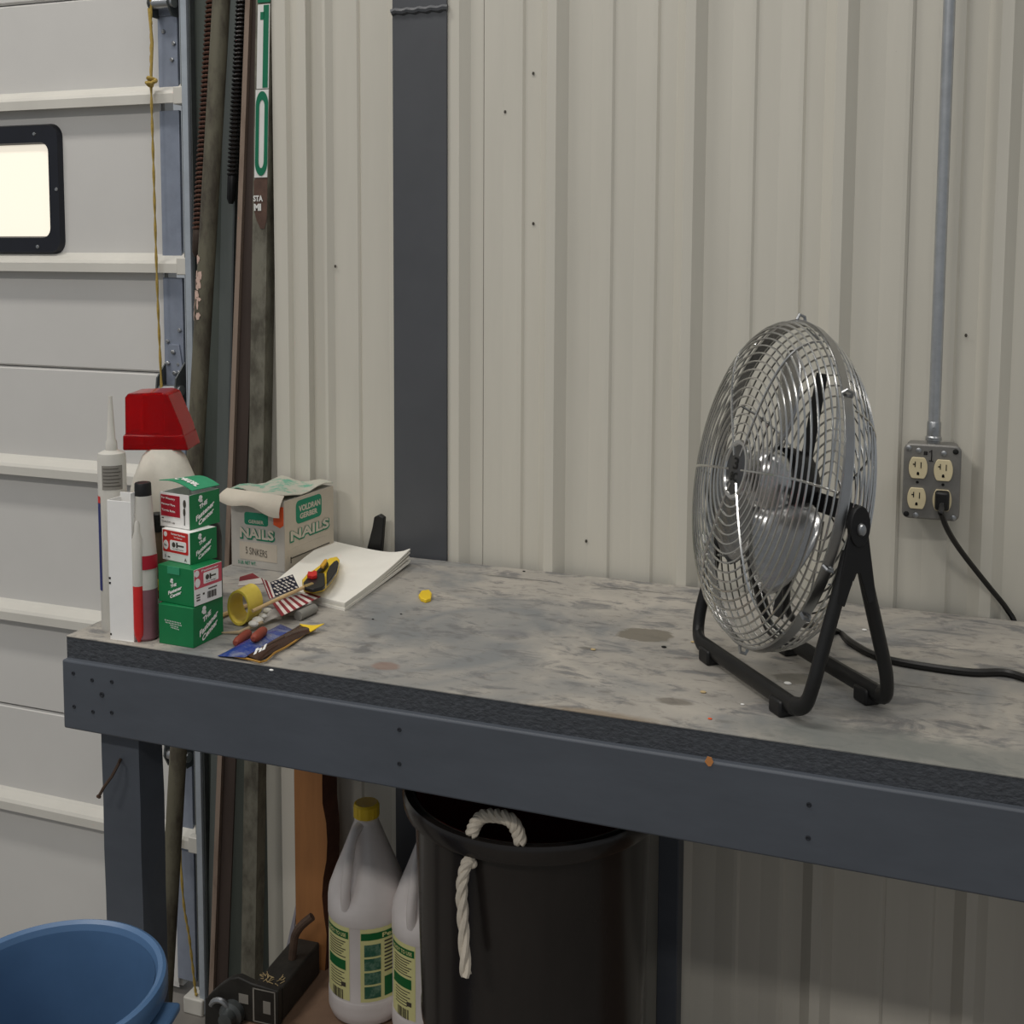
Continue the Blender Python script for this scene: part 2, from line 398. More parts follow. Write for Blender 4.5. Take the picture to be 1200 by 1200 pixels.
# ---- ribbed steel wall
wall = structure(MB().box(-1.17, 4.4, YW + .03, YW + .08, 0, 4.3).build('wall_back', M_wall, smooth=0))
PITCH_R = .2315; X0R = -.367
def prof(xa, xb):
    pts = []
    k0 = int(math.floor((xa - X0R) / PITCH_R)) - 1
    for k in range(k0, k0 + int((xb - xa) / PITCH_R) + 4):
        xs = X0R + k * PITCH_R
        c = xs - .016
        pts += [(c - .025, 0), (c - .008, -.019), (c + .008, -.019), (c + .024, 0)]
        for q in (1, 2):
            m = c + (.029 + .075 * q)
            pts += [(m - .040, 0), (m - .010, -.0042), (m - .004, -.0042), (m, 0)]
    pts.sort()
    def at(x):
        for (a, b) in zip(pts, pts[1:]):
            if a[0] <= x <= b[0]:
                t = (x - a[0]) / max(1e-9, b[0] - a[0]); return a[1] + (b[1] - a[1]) * t
        return 0
    return [(xa, at(xa))] + [p for p in pts if xa < p[0] < xb] + [(xb, at(xb))]
def sheet(xa, xb, pr=None, yo=0.0):
    pr = pr or prof(xa, xb); mb = MB()
    mb.grid([[(x, YW + d + yo, z) for x, d in pr] for z in (0.0, 4.2)])
    mb.grid([[(x, YW + d + yo + .002, z) for x, d in pr] for z in (4.2, 0.0)])
    return mb.build('wall_panel', M_wall, wall, smooth=0, fix=False)
structure(MB().box(-1.222, -1.151, 1.898, 1.912, 0, 4.2).build('trim_3', M_wall, smooth=0))
xcol = ty(524, 330, 1.845).x
sheet(-1.052, -.899, [(-1.052, -.010), (-1.046, -.010), (-1.036, 0), (-.988, 0), (-.984, .004), (-.980, 0), (-.925, 0), (-.912, -.008), (-.899, -.008)])
sheet(xcol - .002, -.742, [(xcol - .002, -.010), (-.784, -.014), (-.768, 0), (-.744, 0), (-.742, .004)])
sheet(-.742, -.742 + 3 * PITCH_R, yo=-.002)
for k in range(1, 7):
    a = -.742 + 3 * PITCH_R * k; sheet(a, a + 3 * PITCH_R, yo=-.002 if k % 2 == 0 else 0)
# corner trim between the door opening and the wall sheets
tr = MB().prism([(x, y, 0) for x, y in ((-1.150, YW - .02), (-1.122, YW - .02), (-1.116, YW - .012), (-1.102, YW - .012), (-1.097, YW - .022), (-1.079, YW - .022), (-1.077, YW - .006), (-1.05, YW - .006), (-1.05, YW + .02), (-1.150, YW + .02))], (0, 0, 4.2))
structure(tr.build('trim_1', M_wall, smooth=0))

for x, y in ((714, 140), (625, 86), (625, 262), (533, 427), (541, 573), (592, 131), (687, 634), (393, 312), (1052, 60), (1132, 393)):
    p = ty(x, y, YW - .003); MB().prism([p + V3((.0022 * cos(q), 0, .003 * sin(q))) for q in (0, 1, 2.2, 3.3, 4.1, 5.2)], (0, -.001, 0)).build('scuff_mark', M_ink, wall)
# ---- steel column
colm = thing('steel_column', (-.846, 1.85, 0), 'dark blue grey painted steel column rising behind the workbench', 'column')
xa, xb = ty(461.5, 330, 1.845).x, ty(524, 330, 1.845).x
MB().box(xa, xb, 1.843, 1.8475, 0, 4.2).build('front_flange', M_col, colm, bevel=.001)
MB().box((xa + xb) / 2 - .004, (xa + xb) / 2 + .004, 1.8475, 1.88, 0, 4.2).build('web', M_col, colm)
zj = zat(492, 12, V3(((xa + xb) / 2, 1.845, 0)))
MB().tube([(xa - .001 + (xb - xa + .002) * i / 14, 1.843 + .001 * ((i * 7) % 3 - 1), zj + .0012 * ((i * 5) % 3 - 1)) for i in range(15)], .006, 8).build('weld_bead', M_col, colm)

# ---- overhead door
YD = 1.93
xd = ty(192, 300, YD).x              # right end of the panels
xs1 = ty(217, 300, YD).x
door = bpy.data.objects.new('door_1', None); COL.objects.link(door); structure(door); door.location = (-2.6, YD, 0)
joints = [0.012, .573, 1.33, 2.087, 2.84]
XDL = -4.4
for a, b in zip(joints, joints[1:]):
    mb = MB()
    # a ribbed section: recessed joints at both edges, two shallow pressed steps
    P = [(a + .0008, .006), (a + .005, .0), (a + .06, 0), (b - .06, 0), (b - .005, 0), (b - .0008, .006)]
    wz = (1.534 - 1.33, 1.866 - 1.33)
    for i in range(len(P) - 1):
        mb.add([(XDL, YD + P[i][1], P[i][0]), (xd, YD + P[i][1], P[i][0]), (xd, YD + P[i + 1][1], P[i + 1][0]), (XDL, YD + P[i + 1][1], P[i + 1][0])], [(0, 1, 2, 3)])
    mb.box(XDL, xd, YD + .013, YD + .04, a + .001, b - .001)
    mb.build('door_panel', M_door, door, smooth=0, fix=False)
for z in (1.866, 1.534, 1.099, .777, .345, 2.3, 2.62):
    xe = ty(214, 200, YD - .03).x
    mb = MB()
    mb.prism([(XDL, y, zz) for y, zz in ((YD + .001, z + .040), (YD - .006, z + .034), (YD - .022, z + .024), (YD - .026, z + .018), (YD - .026, z), (YD - .02, z), (YD - .02, z + .01), (YD + .001, z + .016))], (xe - .012 - XDL, 0, 0))
    mb.build('door_strut', M_strut, door, smooth=0)
    MB().box(xe - .02, xe + .006, YD - .030, YD - .002, z - .004, z + .030).build('strut_end_clip', M_strut, door, bevel=.002)
for a, b in ((1.88, 2.84), (1.545, 1.86), (1.11, 1.53), (.79, 1.09), (.36, .77), (.03, .335)):
    MB().box(xd + .001, xs1 - .004, YD - .006, YD + .002, a + .012, b - .006).build('end_stile', M_galv, door, bevel=.001)
MB().box(xd - .012, xd, YD - .003, YD + .001, .03, 2.84).build('edge_strip', M_door, door)
def hinge(zc, flip=1):
    xc = (xd + xs1) / 2 + .001; y = YD - .006
    pl = MB().prism([(xc + dx, y - .004, zc + dz) for dx, dz in ((-.020, -.05), (.020, -.05), (.020, .015), (.012, .06), (-.012, .06), (-.020, .02))], (0, .004, 0)).build('hinge_leaf', M_galv, door, bevel=.0008)
    for s in (-1, 1):
        MB().prism([(xc + s * .021, y + .001, zc + dz) if k else (xc + s * .021, y - d, zc + dz) for k, d, dz in ((1, 0, -.055), (0, .02, -.055), (0, .034, -.03), (0, .03, -.005), (1, 0, .025))], (s * .003, 0, 0)).build('hinge_ear', M_galvd, door)
    MB().tube([(xc - .026, y - .020, zc - .03), (xc + .03, y - .020, zc - .03)], .0105, 14).build('roller', M_steel, door)
    for dx, dz in ((0, .045), (-.013, .022), (.003, .003), (.014, .004)):
        MB().lathe((xc + dx, y - .004, zc + dz), [(.005, 0), (.005, .004), (.003, .0055)], 6, ax=(V3((0, -1, 0)), V3((1, 0, 0)), Z)).build('bolt', M_steel, door)
hinge(1.33); hinge(2.087); hinge(.573)
for x, y in ((203, 10), (204, 51), (192, 37), (202, 70), (211, 387), (197, 400), (210, 427)):
    MB().lathe(ty(x, y, YD - .006), [(.0045, 0), (.0045, .0035), (.003, .005)], 6, ax=(V3((0, -1, 0)), V3((1, 0, 0)), Z)).build('bolt', M_steel, door)

# window of the door
win = bpy.data.objects.new('window_1', None); COL.objects.link(win); structure(win)
wp = [ty(x, y, YD) for x, y in ((73, 147), (73, 300), (60, 168), (62, 279))]
wx1 = wp[0].x; wz1 = zat(40, 146, ty(40, 146, YD)); wz0 = zat(40, 298, ty(40, 298, YD))
ix1 = ty(61, 220, YD).x; iz1 = ty(30, 170, YD).z; iz0 = ty(30, 277, YD).z
wx0 = wx1 - .48; ix0 = wx0 + (wx1 - ix1)
win.location = ((wx0 + wx1) / 2, YD, wz0)
def rr(x0, x1, z0, z1, r, n=6):
    o = []
    for cx, cz, a0 in ((x1 - r, z1 - r, 0), (x0 + r, z1 - r, 90), (x0 + r, z0 + r, 180), (x1 - r, z0 + r, 270)):
        for k in range(n + 1):
            a = radians(a0 + 90 * k / n); o.append((cx + r * cos(a), cz + r * sin(a)))
    return o
O, I = rr(wx0, wx1, wz0, wz1, .028), rr(ix0, ix1, iz0, iz1, .018)
mb = MB(); n = len(O)
rings = [[(x, YD, z) for x, z in O], [(x, YD - .012, z) for x, z in rr(wx0 + .004, wx1 - .004, wz0 + .004, wz1 - .004, .026)], [(x, YD - .012, z) for x, z in rr(ix0 - .003, ix1 + .003, iz0 - .003, iz1 + .003, .020)], [(x, YD - .002, z) for x, z in I]]
for A, B in zip(rings, rings[1:]): mb.add(A + B, [(i, (i + 1) % n, n + (i + 1) % n, n + i) for i in range(n)])
mb.build('window_frame', M_frame, win)
MB().prism([(x, YD - .004, z) for x, z in I], (0, .003, 0)).build('pane', M_pane, win, smooth=0)
for x, y in ((40, 157), (66, 222), (44, 289)):
    p = ty(x, y, YD - .012)
    MB().lathe(p, [(.004, 0), (.003, .002)], 8, ax=(V3((0, -1, 0)), V3((1, 0, 0)), Z)).build('screw', M_steel, win)

# jamb behind the standing stock, and the roller track
mb = MB()
xj0, xj1 = ty(218, 300, 1.92).x, -1.151
mb.box(xj0, xj1, 1.915, 1.96, 0, 4.2)

structure(mb.build('trim_2', M_jamb, smooth=0))
trk = thing('door_track', (ty(220, 300, 1.90).x, 1.90, 0), 'galvanised vertical roller track at the right edge of the overhead door', 'track')
xt0, xt1 = ty(216.5, 300, 1.893).x, ty(223.5, 300, 1.893).x
MB().box(xt0, xt1, 1.893, 1.9145, 0, 4.2).build('track_flange', mat('bright_galvanised', (172, 180, 188), .4, metal=.2, var=.08, scale=30), trk, bevel=.001)
MB().box(xt1, xt1 + .004, 1.90, 1.9145, 0, 4.2).build('track_web', M_galvd, trk)
MB().box(xt0 - .035, xt0 + .012, 1.885, 1.925, 0, .035).build('base_foot', M_strut, trk, bevel=.003)

# ================================================================== WORKBENCH
YB = 1.836
XR = 1.9
bench = thing('workbench', ((XL + XR) / 2, (YF + YB) / 2, 0), 'long slate grey painted wooden workbench with a scuffed top against the wall', 'workbench')
mb = MB(); nx = 1
mb.box(XL, XR, YF, YB, TABLE - .0012, TABLE)
mb.build('bench_top', M_top, bench, smooth=0)
MB().box(XL + .0005, XR, YF + .0005, YB - .001, TABLE - .034, TABLE - .0012).build('top_board', M_edge, bench, smooth=0)
MB().box(XL - .001, XR, YF - .009, YF + .022, .898, .9985).build('apron', M_apron, bench, bevel=.003)
MB().box(XL + .004, XL + .026, YF + .0225, YB - .01, .90, .9955).build('side_apron', M_apron, bench, bevel=.002)
MB().box(XL + .03, XR, YB - .03, YB - .006, .90, .9955).build('ledger', M_apron, bench)
# front left leg
ylf = YF + .026
lx0 = ty(120, 900, ylf).x; lx1 = ty(163.5, 900, ylf).x
dpt = .05
mb = MB()
segs = 14; zt = .9955
rng = random.Random(3)
for i in range(segs):
    z0, z1 = zt * i / segs, zt * (i + 1) / segs
    pass
ring = []
for i in range(segs + 1):
    z = zt * i / segs; j = rng.uniform(-.0022, .0022); j2 = rng.uniform(-.0008, .0008)
    ring.append([(lx0 + j2, ylf, z), (lx1 + j2, ylf, z), (lx1 + .002 + j, ylf + dpt, z), (lx0, ylf + dpt, z)])
for A, B in zip(ring, ring[1:]): mb.add(A + B, [(k, (k + 1) % 4, 4 + (k + 1) % 4, 4 + k) for k in range(4)])
mb.add(ring[0] + ring[-1], [(3, 2, 1, 0), (4, 5, 6, 7)])
mb.build('leg', M_apron, bench, smooth=0)
# rear leg at the right and the far right legs
yrl = 1.775
rx0 = ty(770, 1100, yrl).x; rx1 = ty(794, 1100, yrl).x
MB().box(rx0, rx1, yrl, yrl + .04, 0, .9955).build('leg', M_apron, bench, bevel=.002)
MB().box(XR - .08, XR - .02, ylf, ylf + dpt, 0, .9955).build('leg', M_apron, bench, bevel=.002)
MB().box(XR - .08, XR - .02, yrl, yrl + .04, 0, .9955).build('leg', M_apron, bench, bevel=.002)
# low board carried by the legs
shf = MB().box(-1.105, XR - .02, YF + .08, YB - .012, SHELF - .02, SHELF)
shf.build('low_board', M_brown, bench, bevel=.002)
# screw and nail heads in the apron
for x, y in ((86, 789), (87, 828), (108, 797), (131, 799), (119.5, 814), (109, 834), (131, 835), (468, 855), (468, 895), (948, 943), (947, 982)):
    p = ty(x, y, YF - .009); big = .0042 if abs(x - 119.5) < 1 else .003
    MB().lathe(p, [(big, 0), (big * .95, .0008), (big * .6, .001), (big * .45, .0002)], 10, ax=(V3((0, -1, 0)), V3((1, 0, 0)), Z)).build('screw_head', mat('dimpled_paint', (38, 41, 47), .6), bench)
pch = ty(831, 892, YF - .009)
MB().prism([pch + V3((.005 * cos(q), 0, .006 * sin(q))) for q in (0, 1, 2, 3.3, 4.6, 5.2)], (0, -.0008, 0)).build('paint_chip', mat('bare_wood_chip', (190, 128, 74), .7), bench)['label'] = 'bare wood chip in the apron'
nb = [ty(141, 890, ylf - .001), ty(139, 895, ylf - .012), ty(131, 910, ylf - .022), ty(122, 922, ylf - .028), ty(116, 933, ylf - .030)]
mb = MB().tube(nb, .0022, 6); mb.tube([nb[-1], nb[-1] + (nb[-1] - nb[-2]).normalized() * .0015], .0036, 8)
mb.build('bent_nail', M_rust, bench)['label'] = 'bent rusty nail in the bench leg'

# ================================================================== OUTLET, CONDUIT
YO = 1.792
ctl, cbr = ty(1059.5, 519, YO), ty(1124, 612, YO)
cx0, cx1, cz1, cz0 = ctl.x, cbr.x, ctl.z, cbr.z
ob = thing('outlet_box', ((cx0 + cx1) / 2, YO + .02, cz0), 'grey metal wall box with four ivory sockets marked number one', 'outlet')
F = (V3((cx0, YO, cz0)), V3((1, 0, 0)), Z, V3((0, -1, 0)), cx1 - cx0, cz1 - cz0)
mb = MB()
def plate(mb, x0, x1, z0, z1, r, y0, y1, ins=.0): return mb.prism([(x, y1, z) for x, z in rr(x0, x1, z0, z1, r)], (0, y0 - y1, 0))
plate(MB(), cx0 + .003, cx1 - .003, cz0 + .004, cz1 - .004, .008, YO + .006, YW - .006).build('back_box', M_boxgrey, ob, smooth=30)
plate(MB(), cx0, cx1, cz0, cz1, .010, YO, YO + .008).build('cover_plate', M_boxgrey, ob, bevel=.003, seg=3)
def puv(x, y): p = ty(x, y, YO); return (p.x - cx0) / (cx1 - cx0), (p.z - cz0) / (cz1 - cz0)
W_, H_ = F[4], F[5]
for i, (x, y) in enumerate(((1076, 548), (1105.5, 551), (1074.2, 583.5), (1104, 586))):
    u, v = puv(x, y); ru = 10.6 / 65; rv = 17.5 / 95; cl = 13.2 / 95
    def rp(k):
        a = 2 * pi * k / 40; return (ru * cos(a), max(-cl, min(cl, rv * sin(a))))
    mb = MB().prism([fp(F, u + rp(k)[0], v + rp(k)[1], 0) for k in range(40)], F[3] * .004)
    rc = mb.build('socket', M_ivory, ob, bevel=.0007)
    if i != 3:
        G = (F[0] + F[3] * .0038,) + F[1:]
        sl = MB()
        rect(sl, G, u - .062, v + .012, u - .046, v + .085, .0006); rect(sl, G, u - .092, v + .04, u - .06, v + .056, .0006)
        rect(sl, G, u + .04, v + .0, u + .056, v + .08, .0006)
        oval(sl, G, u, v - .07, .022, .022, .0006); rect(sl, G, u - .022, v - .09, u + .022, v - .07, .0006)
        sl.build('socket_slots', M_dark, rc)
for x, y in ((1065, 525), (1076.5, 528), (1106, 531.5), (1073, 603.5), (1117, 607), (1120, 529.5), (1062, 602)):
    u, v = puv(x, y)
    MB().lathe(fp(F, u, v, 0), [(.0042, 0), (.004, .0014), (.002, .0022)], 10, ax=(F[3], F[1], F[2])).build('cover_screw', M_steel if x not in (1120, 1062) else M_dark, ob)
for x, y in ((1075, 565), (1105, 568)):
    u, v = puv(x, y); MB().lathe(fp(F, u, v, 0), [(.0022, 0), (.0022, .0008)], 8, ax=(F[3], F[1], F[2])).build('yoke_screw', M_dark, ob)
mb = MB(); u, v = puv(1091.5, 534)
def stroke(pts, w=.010):
    mb.tube([fp(F, u + a_, v + b_, .0003) for a_, b_ in pts], .0009, 5, sq=None)
stroke([(-.035, .045), (0, .075), (.004, .0), (0, -.07)]); stroke([(-.04, -.066), (.035, -.074)])
for q in (-.115, -.085): stroke([(q, .055), (q - .008, .005)])
for q in (.04, .02): stroke([(-.135, q - .002), (-.065, q)])
mb.build('marker_number', M_marker, ob)
cp = ty(1094, 515, YO + .022)
cd = thing('conduit', up(cp, cz1), 'thin galvanised conduit pipe running up the wall from the outlet', 'conduit')
MB().lathe(up(cp, cz1 + .012), [(.0085, .02), (.0085, 4.2 - cz1)], 14).build('pipe', M_conduit, cd)
mb = MB().lathe(up(cp, cz1 - .004), [(.0095, 0), (.0095, .006), (.0115, .007), (.0115, .012), (.010, .014), (.010, .034), (.0088, .036)], 14)
mb.build('connector', M_steel, cd)
MB().lathe(up(cp, cz1 + .022) - V3((0, .010, 0)), [(.003, 0), (.003, .004)], 8, ax=(V3((0, -1, 0)), V3((1, 0, 0)), Z)).build('set_screw', M_steel, cd)
# plug and its cord
p0 = ty(1104, 585, YO - .004)
pc = thing('power_cord', up(p0, p0.z), 'black plug and cord in the lower right socket, dropping behind the bench', 'cord')
MB().obox(p0 + V3((-.010, 0, -.014)), (.020, 0, 0), (0, -.020, 0), (0, 0, .028)).build('plug', M_cordm, pc, bevel=.004, seg=3)
pts = [p0 + V3((0, -.018, -.004)), p0 + V3((-.001, -.030, -.014))]
for x, y, Y in ((1103, 602, YO - .03), (1110, 620, YO - .02), (1122, 640, YO), (1140, 664, YO + .02), (1160, 689, YO + .035), (1180, 714, YO + .053)): pts.append(ty(x, y, Y))
e = pts[-1]; pts += [V3((e.x + .014, YB + .0065, e.z - .03)), V3((e.x + .02, YB + .0065, TABLE - .10)), V3((e.x + .022, YB + .0065, TABLE - .3))]
def smooth_path(p, k=6):
    out = []; n = len(p)
    for i in range(n - 1):
        a, b, c, d = p[max(0, i - 1)], p[i], p[i + 1], p[min(n - 1, i + 2)]
        for j in range(k):
            t = j / k; out.append(.5 * ((2 * b) + (c - a) * t + (2 * a - 5 * b + 4 * c - d) * t * t + (3 * b - a - 3 * c + d) * t ** 3))
    out.append(p[-1]); return [Vector(q) for q in out]
pts = [Vector(p) for p in pts]
MB().tube(smooth_path(pts), .0042, 8).build('cord', M_cordm, pc)

# ================================================================== FAN
SQ = 2 / 3
feet = [tz(905, 834), tz(829, 774), tz(1016, 824), tz(936, 768)]
fc = sum(feet, V3((0, 0, 0))) / 4; fc.z = TABLE
az = radians(-51.5)
bh = V3((cos(az), sin(az), 0)); ah = V3((-cos(az + pi / 2), -sin(az + pi / 2), 0))
if ah.y > 0: ah = -ah
TILT = radians(15.5)
az2 = radians(-49.2); bc2 = V3((cos(az2), sin(az2), 0)); ac2 = V3((sin(az2), -cos(az2), 0)); ac2 = ac2 if ac2.y < 0 else -ac2
cageo = fc + V3((-.0182, -.0153, 0))
fan = thing('floor_fan', fc, 'chrome wire cage fan on a black tubular stand on the workbench', 'fan')
RF = .2095; CH = .256
aa = ac2 * cos(TILT) + Z * sin(TILT); cc = -ac2 * sin(TILT) + Z * cos(TILT)
def fpt(a, b, c):                    # cage coordinates -> world (widths as in the photograph's proportions)
    q = aa * a + bc2 * b + cc * c; return cageo + V3((q.x * SQ, q.y * SQ, q.z + CH))
def spt(t, s, z):                    # stand coordinates
    q = ah * t + bh * s; return fc + V3((q.x * SQ, q.y * SQ, z))
def dome(r, D, p=4.4, q=2.0): return D * max(0, 1 - min(1, r / RF) ** p) ** (1 / q)
DF, DR = .086, -.122
def ringpts(a, r, n=72): return [fpt(a, r * cos(2 * pi * k / n), r * sin(2 * pi * k / n)) for k in range(n)]
def arcspaced(D, r0, r1, n):
    S = [r0 + (r1 - r0) * i / 400 for i in range(401)]; L = [0]
    for i in range(400): L.append(L[-1] + hypot(S[i + 1] - S[i], dome(S[i + 1], D) - dome(S[i], D)))
    out = []
    for k in range(n):
        t = L[-1] * k / (n - 1); i = max(0, min(399, next((j for j, l in enumerate(L) if l >= t), 400) - 1)); out.append(S[i + 1] if k else r0)
    return out
for nm, D_, r0_, cnt, ph, sg in (('front_grille', DF, .036, 19, 4, 1), ('rear_grille', DR, .045, 17, 34, -1)):
    mb = MB()
    for k in range(6):
        a = radians(ph + 60 * k); mb.tube([fpt(dome(r, D_) + .0008 * sg, r * cos(a), r * sin(a)) for r in [.02 + (RF - .021) * i / 24 for i in range(25)]], .0017, 5)
    gr = mb.build(nm, M_chrome, fan)
    for r in arcspaced(D_, r0_, RF * .998, cnt): MB().tube(ringpts(dome(r, D_), r), .00138, 5, closed=True).build('ring', M_chrome, gr, fix=False)
mb = MB(); n = 72
A = [[fpt(d, r * cos(2 * pi * k / n), r * sin(2 * pi * k / n)) for k in range(n)] for d, r in ((.009, RF + .000), (.009, RF + .003), (-.009, RF + .003), (-.009, RF + .000))]
for q in range(4):
    mb.add(A[q] + A[(q + 1) % 4], [(i, (i + 1) % n, n + (i + 1) % n, n + i) for i in range(n)])
mb.build('rim_band', M_chromed, fan)
for ang in (92, 38, -20, 150, 210, 270, 320):
    a = radians(ang); b_, c_ = cos(a), sin(a)
    mb = MB().tube([fpt(.010, (RF + .002) * b_, (RF + .002) * c_), fpt(.006, (RF + .010) * b_, (RF + .010) * c_), fpt(-.006, (RF + .010) * b_, (RF + .010) * c_), fpt(-.010, (RF + .002) * b_, (RF + .002) * c_)], .0022, 6)
    mb.build('rim_clip', M_steel, fan)
# hub badge
AX = (V3((aa.x * SQ, aa.y * SQ, aa.z)), V3((bc2.x * SQ, bc2.y * SQ, 0)), V3((cc.x * SQ, cc.y * SQ, cc.z)))
mb = MB().lathe(fpt(DF - .006, 0, 0), [(.037, 0), (.0385, .004), (.037, .009), (.033, .009), (.031, .006), (0, .006)], 40, ax=AX)
bd = mb.build('hub_badge', M_chrome, fan)
MB().lathe(fpt(DF + .0004, 0, 0), [(.031, 0), (.030, .0006), (0, .0008)], 32, ax=AX).build('badge_face', M_badge, bd)
mb = MB(); FB = (fpt(DF + .0012, -.026, -.026), AX[1], AX[2], AX[0], .052, .052)
text(mb, FB, '3', .5, .64, .3, .30, lift=.001); text(mb, FB, '8C', .5, .32, .42, .22, lift=.001)
mb.build('badge_figures', M_dark, bd)
# blades, spinner, motor
mb = MB().lathe(fpt(.010, 0, 0), [(.044, -.022), (.046, -.005), (.043, .016), (.034, .032), (.018, .042), (0, .046)], 32, ax=AX)
mb.build('spinner', M_chrome, fan)
for k in range(3):
    a0 = radians(72 + 120 * k); P = []
    for i in range(9):
        t = i / 8; r = .038 + (.172 - .038) * t; row = []
        wdt = radians(28 + 36 * sin(pi * (0.18 + .72 * t)))
        for j in range(9):
            s = j / 8 - .5; an = a0 + s * wdt * 1.15 + t * .25
            rr_ = r - .012 * t * (2 * s) ** 2
            row.append(fpt(.012 - s * .062 * (1 - .35 * t) + .006 * (1 - (2 * s) ** 2), rr_ * cos(an), rr_ * sin(an)))
        P.append(row)
    o = MB().grid(P).build('blade', M_chromed, fan, fix=False)
    sd = o.modifiers.new('thick', 'SOLIDIFY'); sd.thickness = .0012
mb = MB().lathe(fpt(-.015, 0, 0), [(.03, .004), (.052, 0), (.055, -.01), (.055, -.045), (.048, -.056), (0, -.058)], 32, ax=AX)
mb.build('motor', M_black, fan)
mb = MB()
for s in (-1, 1):
    mb.obox(fpt(-.066, s * .03, -.012), fpt(-.066, s * .172, -.012) - fpt(-.066, s * .03, -.012), fpt(-.066, 0, .012) - fpt(-.066, 0, -.012), fpt(-.060, 0, 0) - fpt(-.066, 0, 0))
mb.obox(fpt(-.064, -.014, -.16), fpt(0, .028, 0) - fpt(0, 0, 0), fpt(0, 0, .32) - fpt(0, 0, 0), fpt(.006, 0, 0) - fpt(0, 0, 0))
mb.build('motor_bracket', M_black, fan)
# stand
BP = .210
for t in (1, -1):
    half = [(.012, BP, .204), (.030, BP, .157), (.062, BP, .082), (.074, BP - .001, .052), (.082, BP - .010, .028), (.0885, BP - .034, .0195), (.0885, BP - .07, .0185)]
    P = [spt(t * a, b, z) for a, b, z in half] + [spt(t * a, -b, z) for a, b, z in half[::-1]]
    MB().tube(smooth_path(P, 5), .0112, 12, sq=.72).build('front_tube' if t > 0 else 'rear_tube', M_blackm, fan)
PZ = .232
for s in (1, -1):
    pl = [(-.006, .022), (-.016, .012), (-.017, -.004), (-.036, -.085), (-.022, -.09), (-.004, -.052), (.004, -.052), (.022, -.09), (.036, -.085), (.017, -.004), (.016, .012), (.006, .022)]
    mb = MB().prism([spt(a * 1.1, s * (BP + .006), PZ + z) for a, z in pl], (bh * s * .006 * SQ))
    mb.build('pivot_plate', M_black, fan, bevel=.0012)
    mb = MB().prism([spt(.020 * cos(q * pi / 9), s * (BP + .004), PZ + .003 + .024 * sin(q * pi / 9)) for q in range(18)], (bh * s * .012 * SQ)); mb.build('pivot_boss', M_black, fan, bevel=.001)
    pv = spt(0, s * (BP + .016), PZ)
    MB().lathe(pv, [(.0075, 0), (.0075, .004), (.006, .0075), (0, .009)], 16, ax=(V3((bh.x * SQ * s, bh.y * SQ * s, 0)), V3((ah.x * SQ, ah.y * SQ, 0)), Z)).build('pivot_bolt', M_steel, fan)
    MB().tube([spt(0, s * (BP - .02), PZ), spt(0, s * (BP + .01), PZ)], .005, 10).build('pivot_pin', M_black, fan)
for t in (1, -1):
    for s in (1, -1):
        c0 = spt(t * .0885, s * .135, 0)
        ex, ey = ah * .034 * SQ, bh * .040 * SQ
        MB().obox(c0 - ex / 2 - ey / 2, ex, ey, (0, 0, .020)).build('rubber_foot', M_black, fan, bevel=.003)
cpts = [fpt(-.07, .0, -.05), fpt(-.082, .0, -.15)] + [tz(x, y, TABLE + .0052) for x, y in ((978, 739), (996, 752), (1018, 765), (1045, 774), (1090, 782), (1140, 788), (1175, 788), (1200, 794), (1230, 806), (1262, 818))] + [V3((.31, 1.62, TABLE + .0052)), V3((.37, 1.74, TABLE + .0055)), V3((.40, 1.82, TABLE + .006)), V3((.405, YB + .0075, TABLE - .004)), V3((.405, YB + .0075, TABLE - .08)), V3((.405, YB + .0075, TABLE - .3))]
MB().tube(smooth_path(cpts), .0052, 8).build('fan_cord', M_cordm, fan)

# ================================================================== LEFT CLUSTER ON THE BENCH
def carton(name, pc, pl, pr, ytop, base, label, mats, group=None, slide=0.0, gap=0):
    """pc/pl/pr = pixel of the near, left and right bottom corners, on the plane z = base; ytop = row of the near top corner"""
    P0, PL, PR = tz(*pc, base), tz(*pl, base), tz(*pr, base)
    L = PL - P0; R = PR - P0
    n = V3((-L.y, L.x, 0)).normalized()
    if n.dot(R) < 0: n = -n
    R = n * R.dot(n) * 1.0
    h = zat(pc[0], ytop, P0) - base
    root = thing(name, P0 + (L + R) / 2, label, 'box', group)
    FL = (P0 + L, -L.normalized(), Z, (-n), L.length, h)            # left face, read left to right
    FR = (P0.copy(), n, Z, -L.normalized(), R.length, h)            # right face
    return root, P0, L, R, h, FL, FR
GB = 'stack of fastener cartons at the bench corner'
def logo(mb, F, u, v, s, mi=0):
    oval(mb, F, u, v + .02 * s, .055 * s, .06 * s, mi=mi); oval(mb, F, u - .02 * s, v - .05 * s, .06 * s, .05 * s, mi=mi)
    rect(mb, F, u - .03 * s, v - .12 * s, u + .055 * s, v - .05 * s, .0006, mi)
def fastener_words(mb, F, u, v, s):
    """the slanting shop lettering with its little mark"""
    logo(mb, F, u - .14 * s, v + .36 * s, s)
    text(mb, F, 'THE', u - .06 * s, v + .16 * s, .27 * s, .13 * s, rise=.13 * s, bold=.05)
    text(mb, F, 'Fastener', u, v - .04 * s, .62 * s, .16 * s, rise=.36 * s, bold=.045)
    text(mb, F, 'Center', u + .03 * s, v - .22 * s, .52 * s, .15 * s, rise=.30 * s, bold=.045)

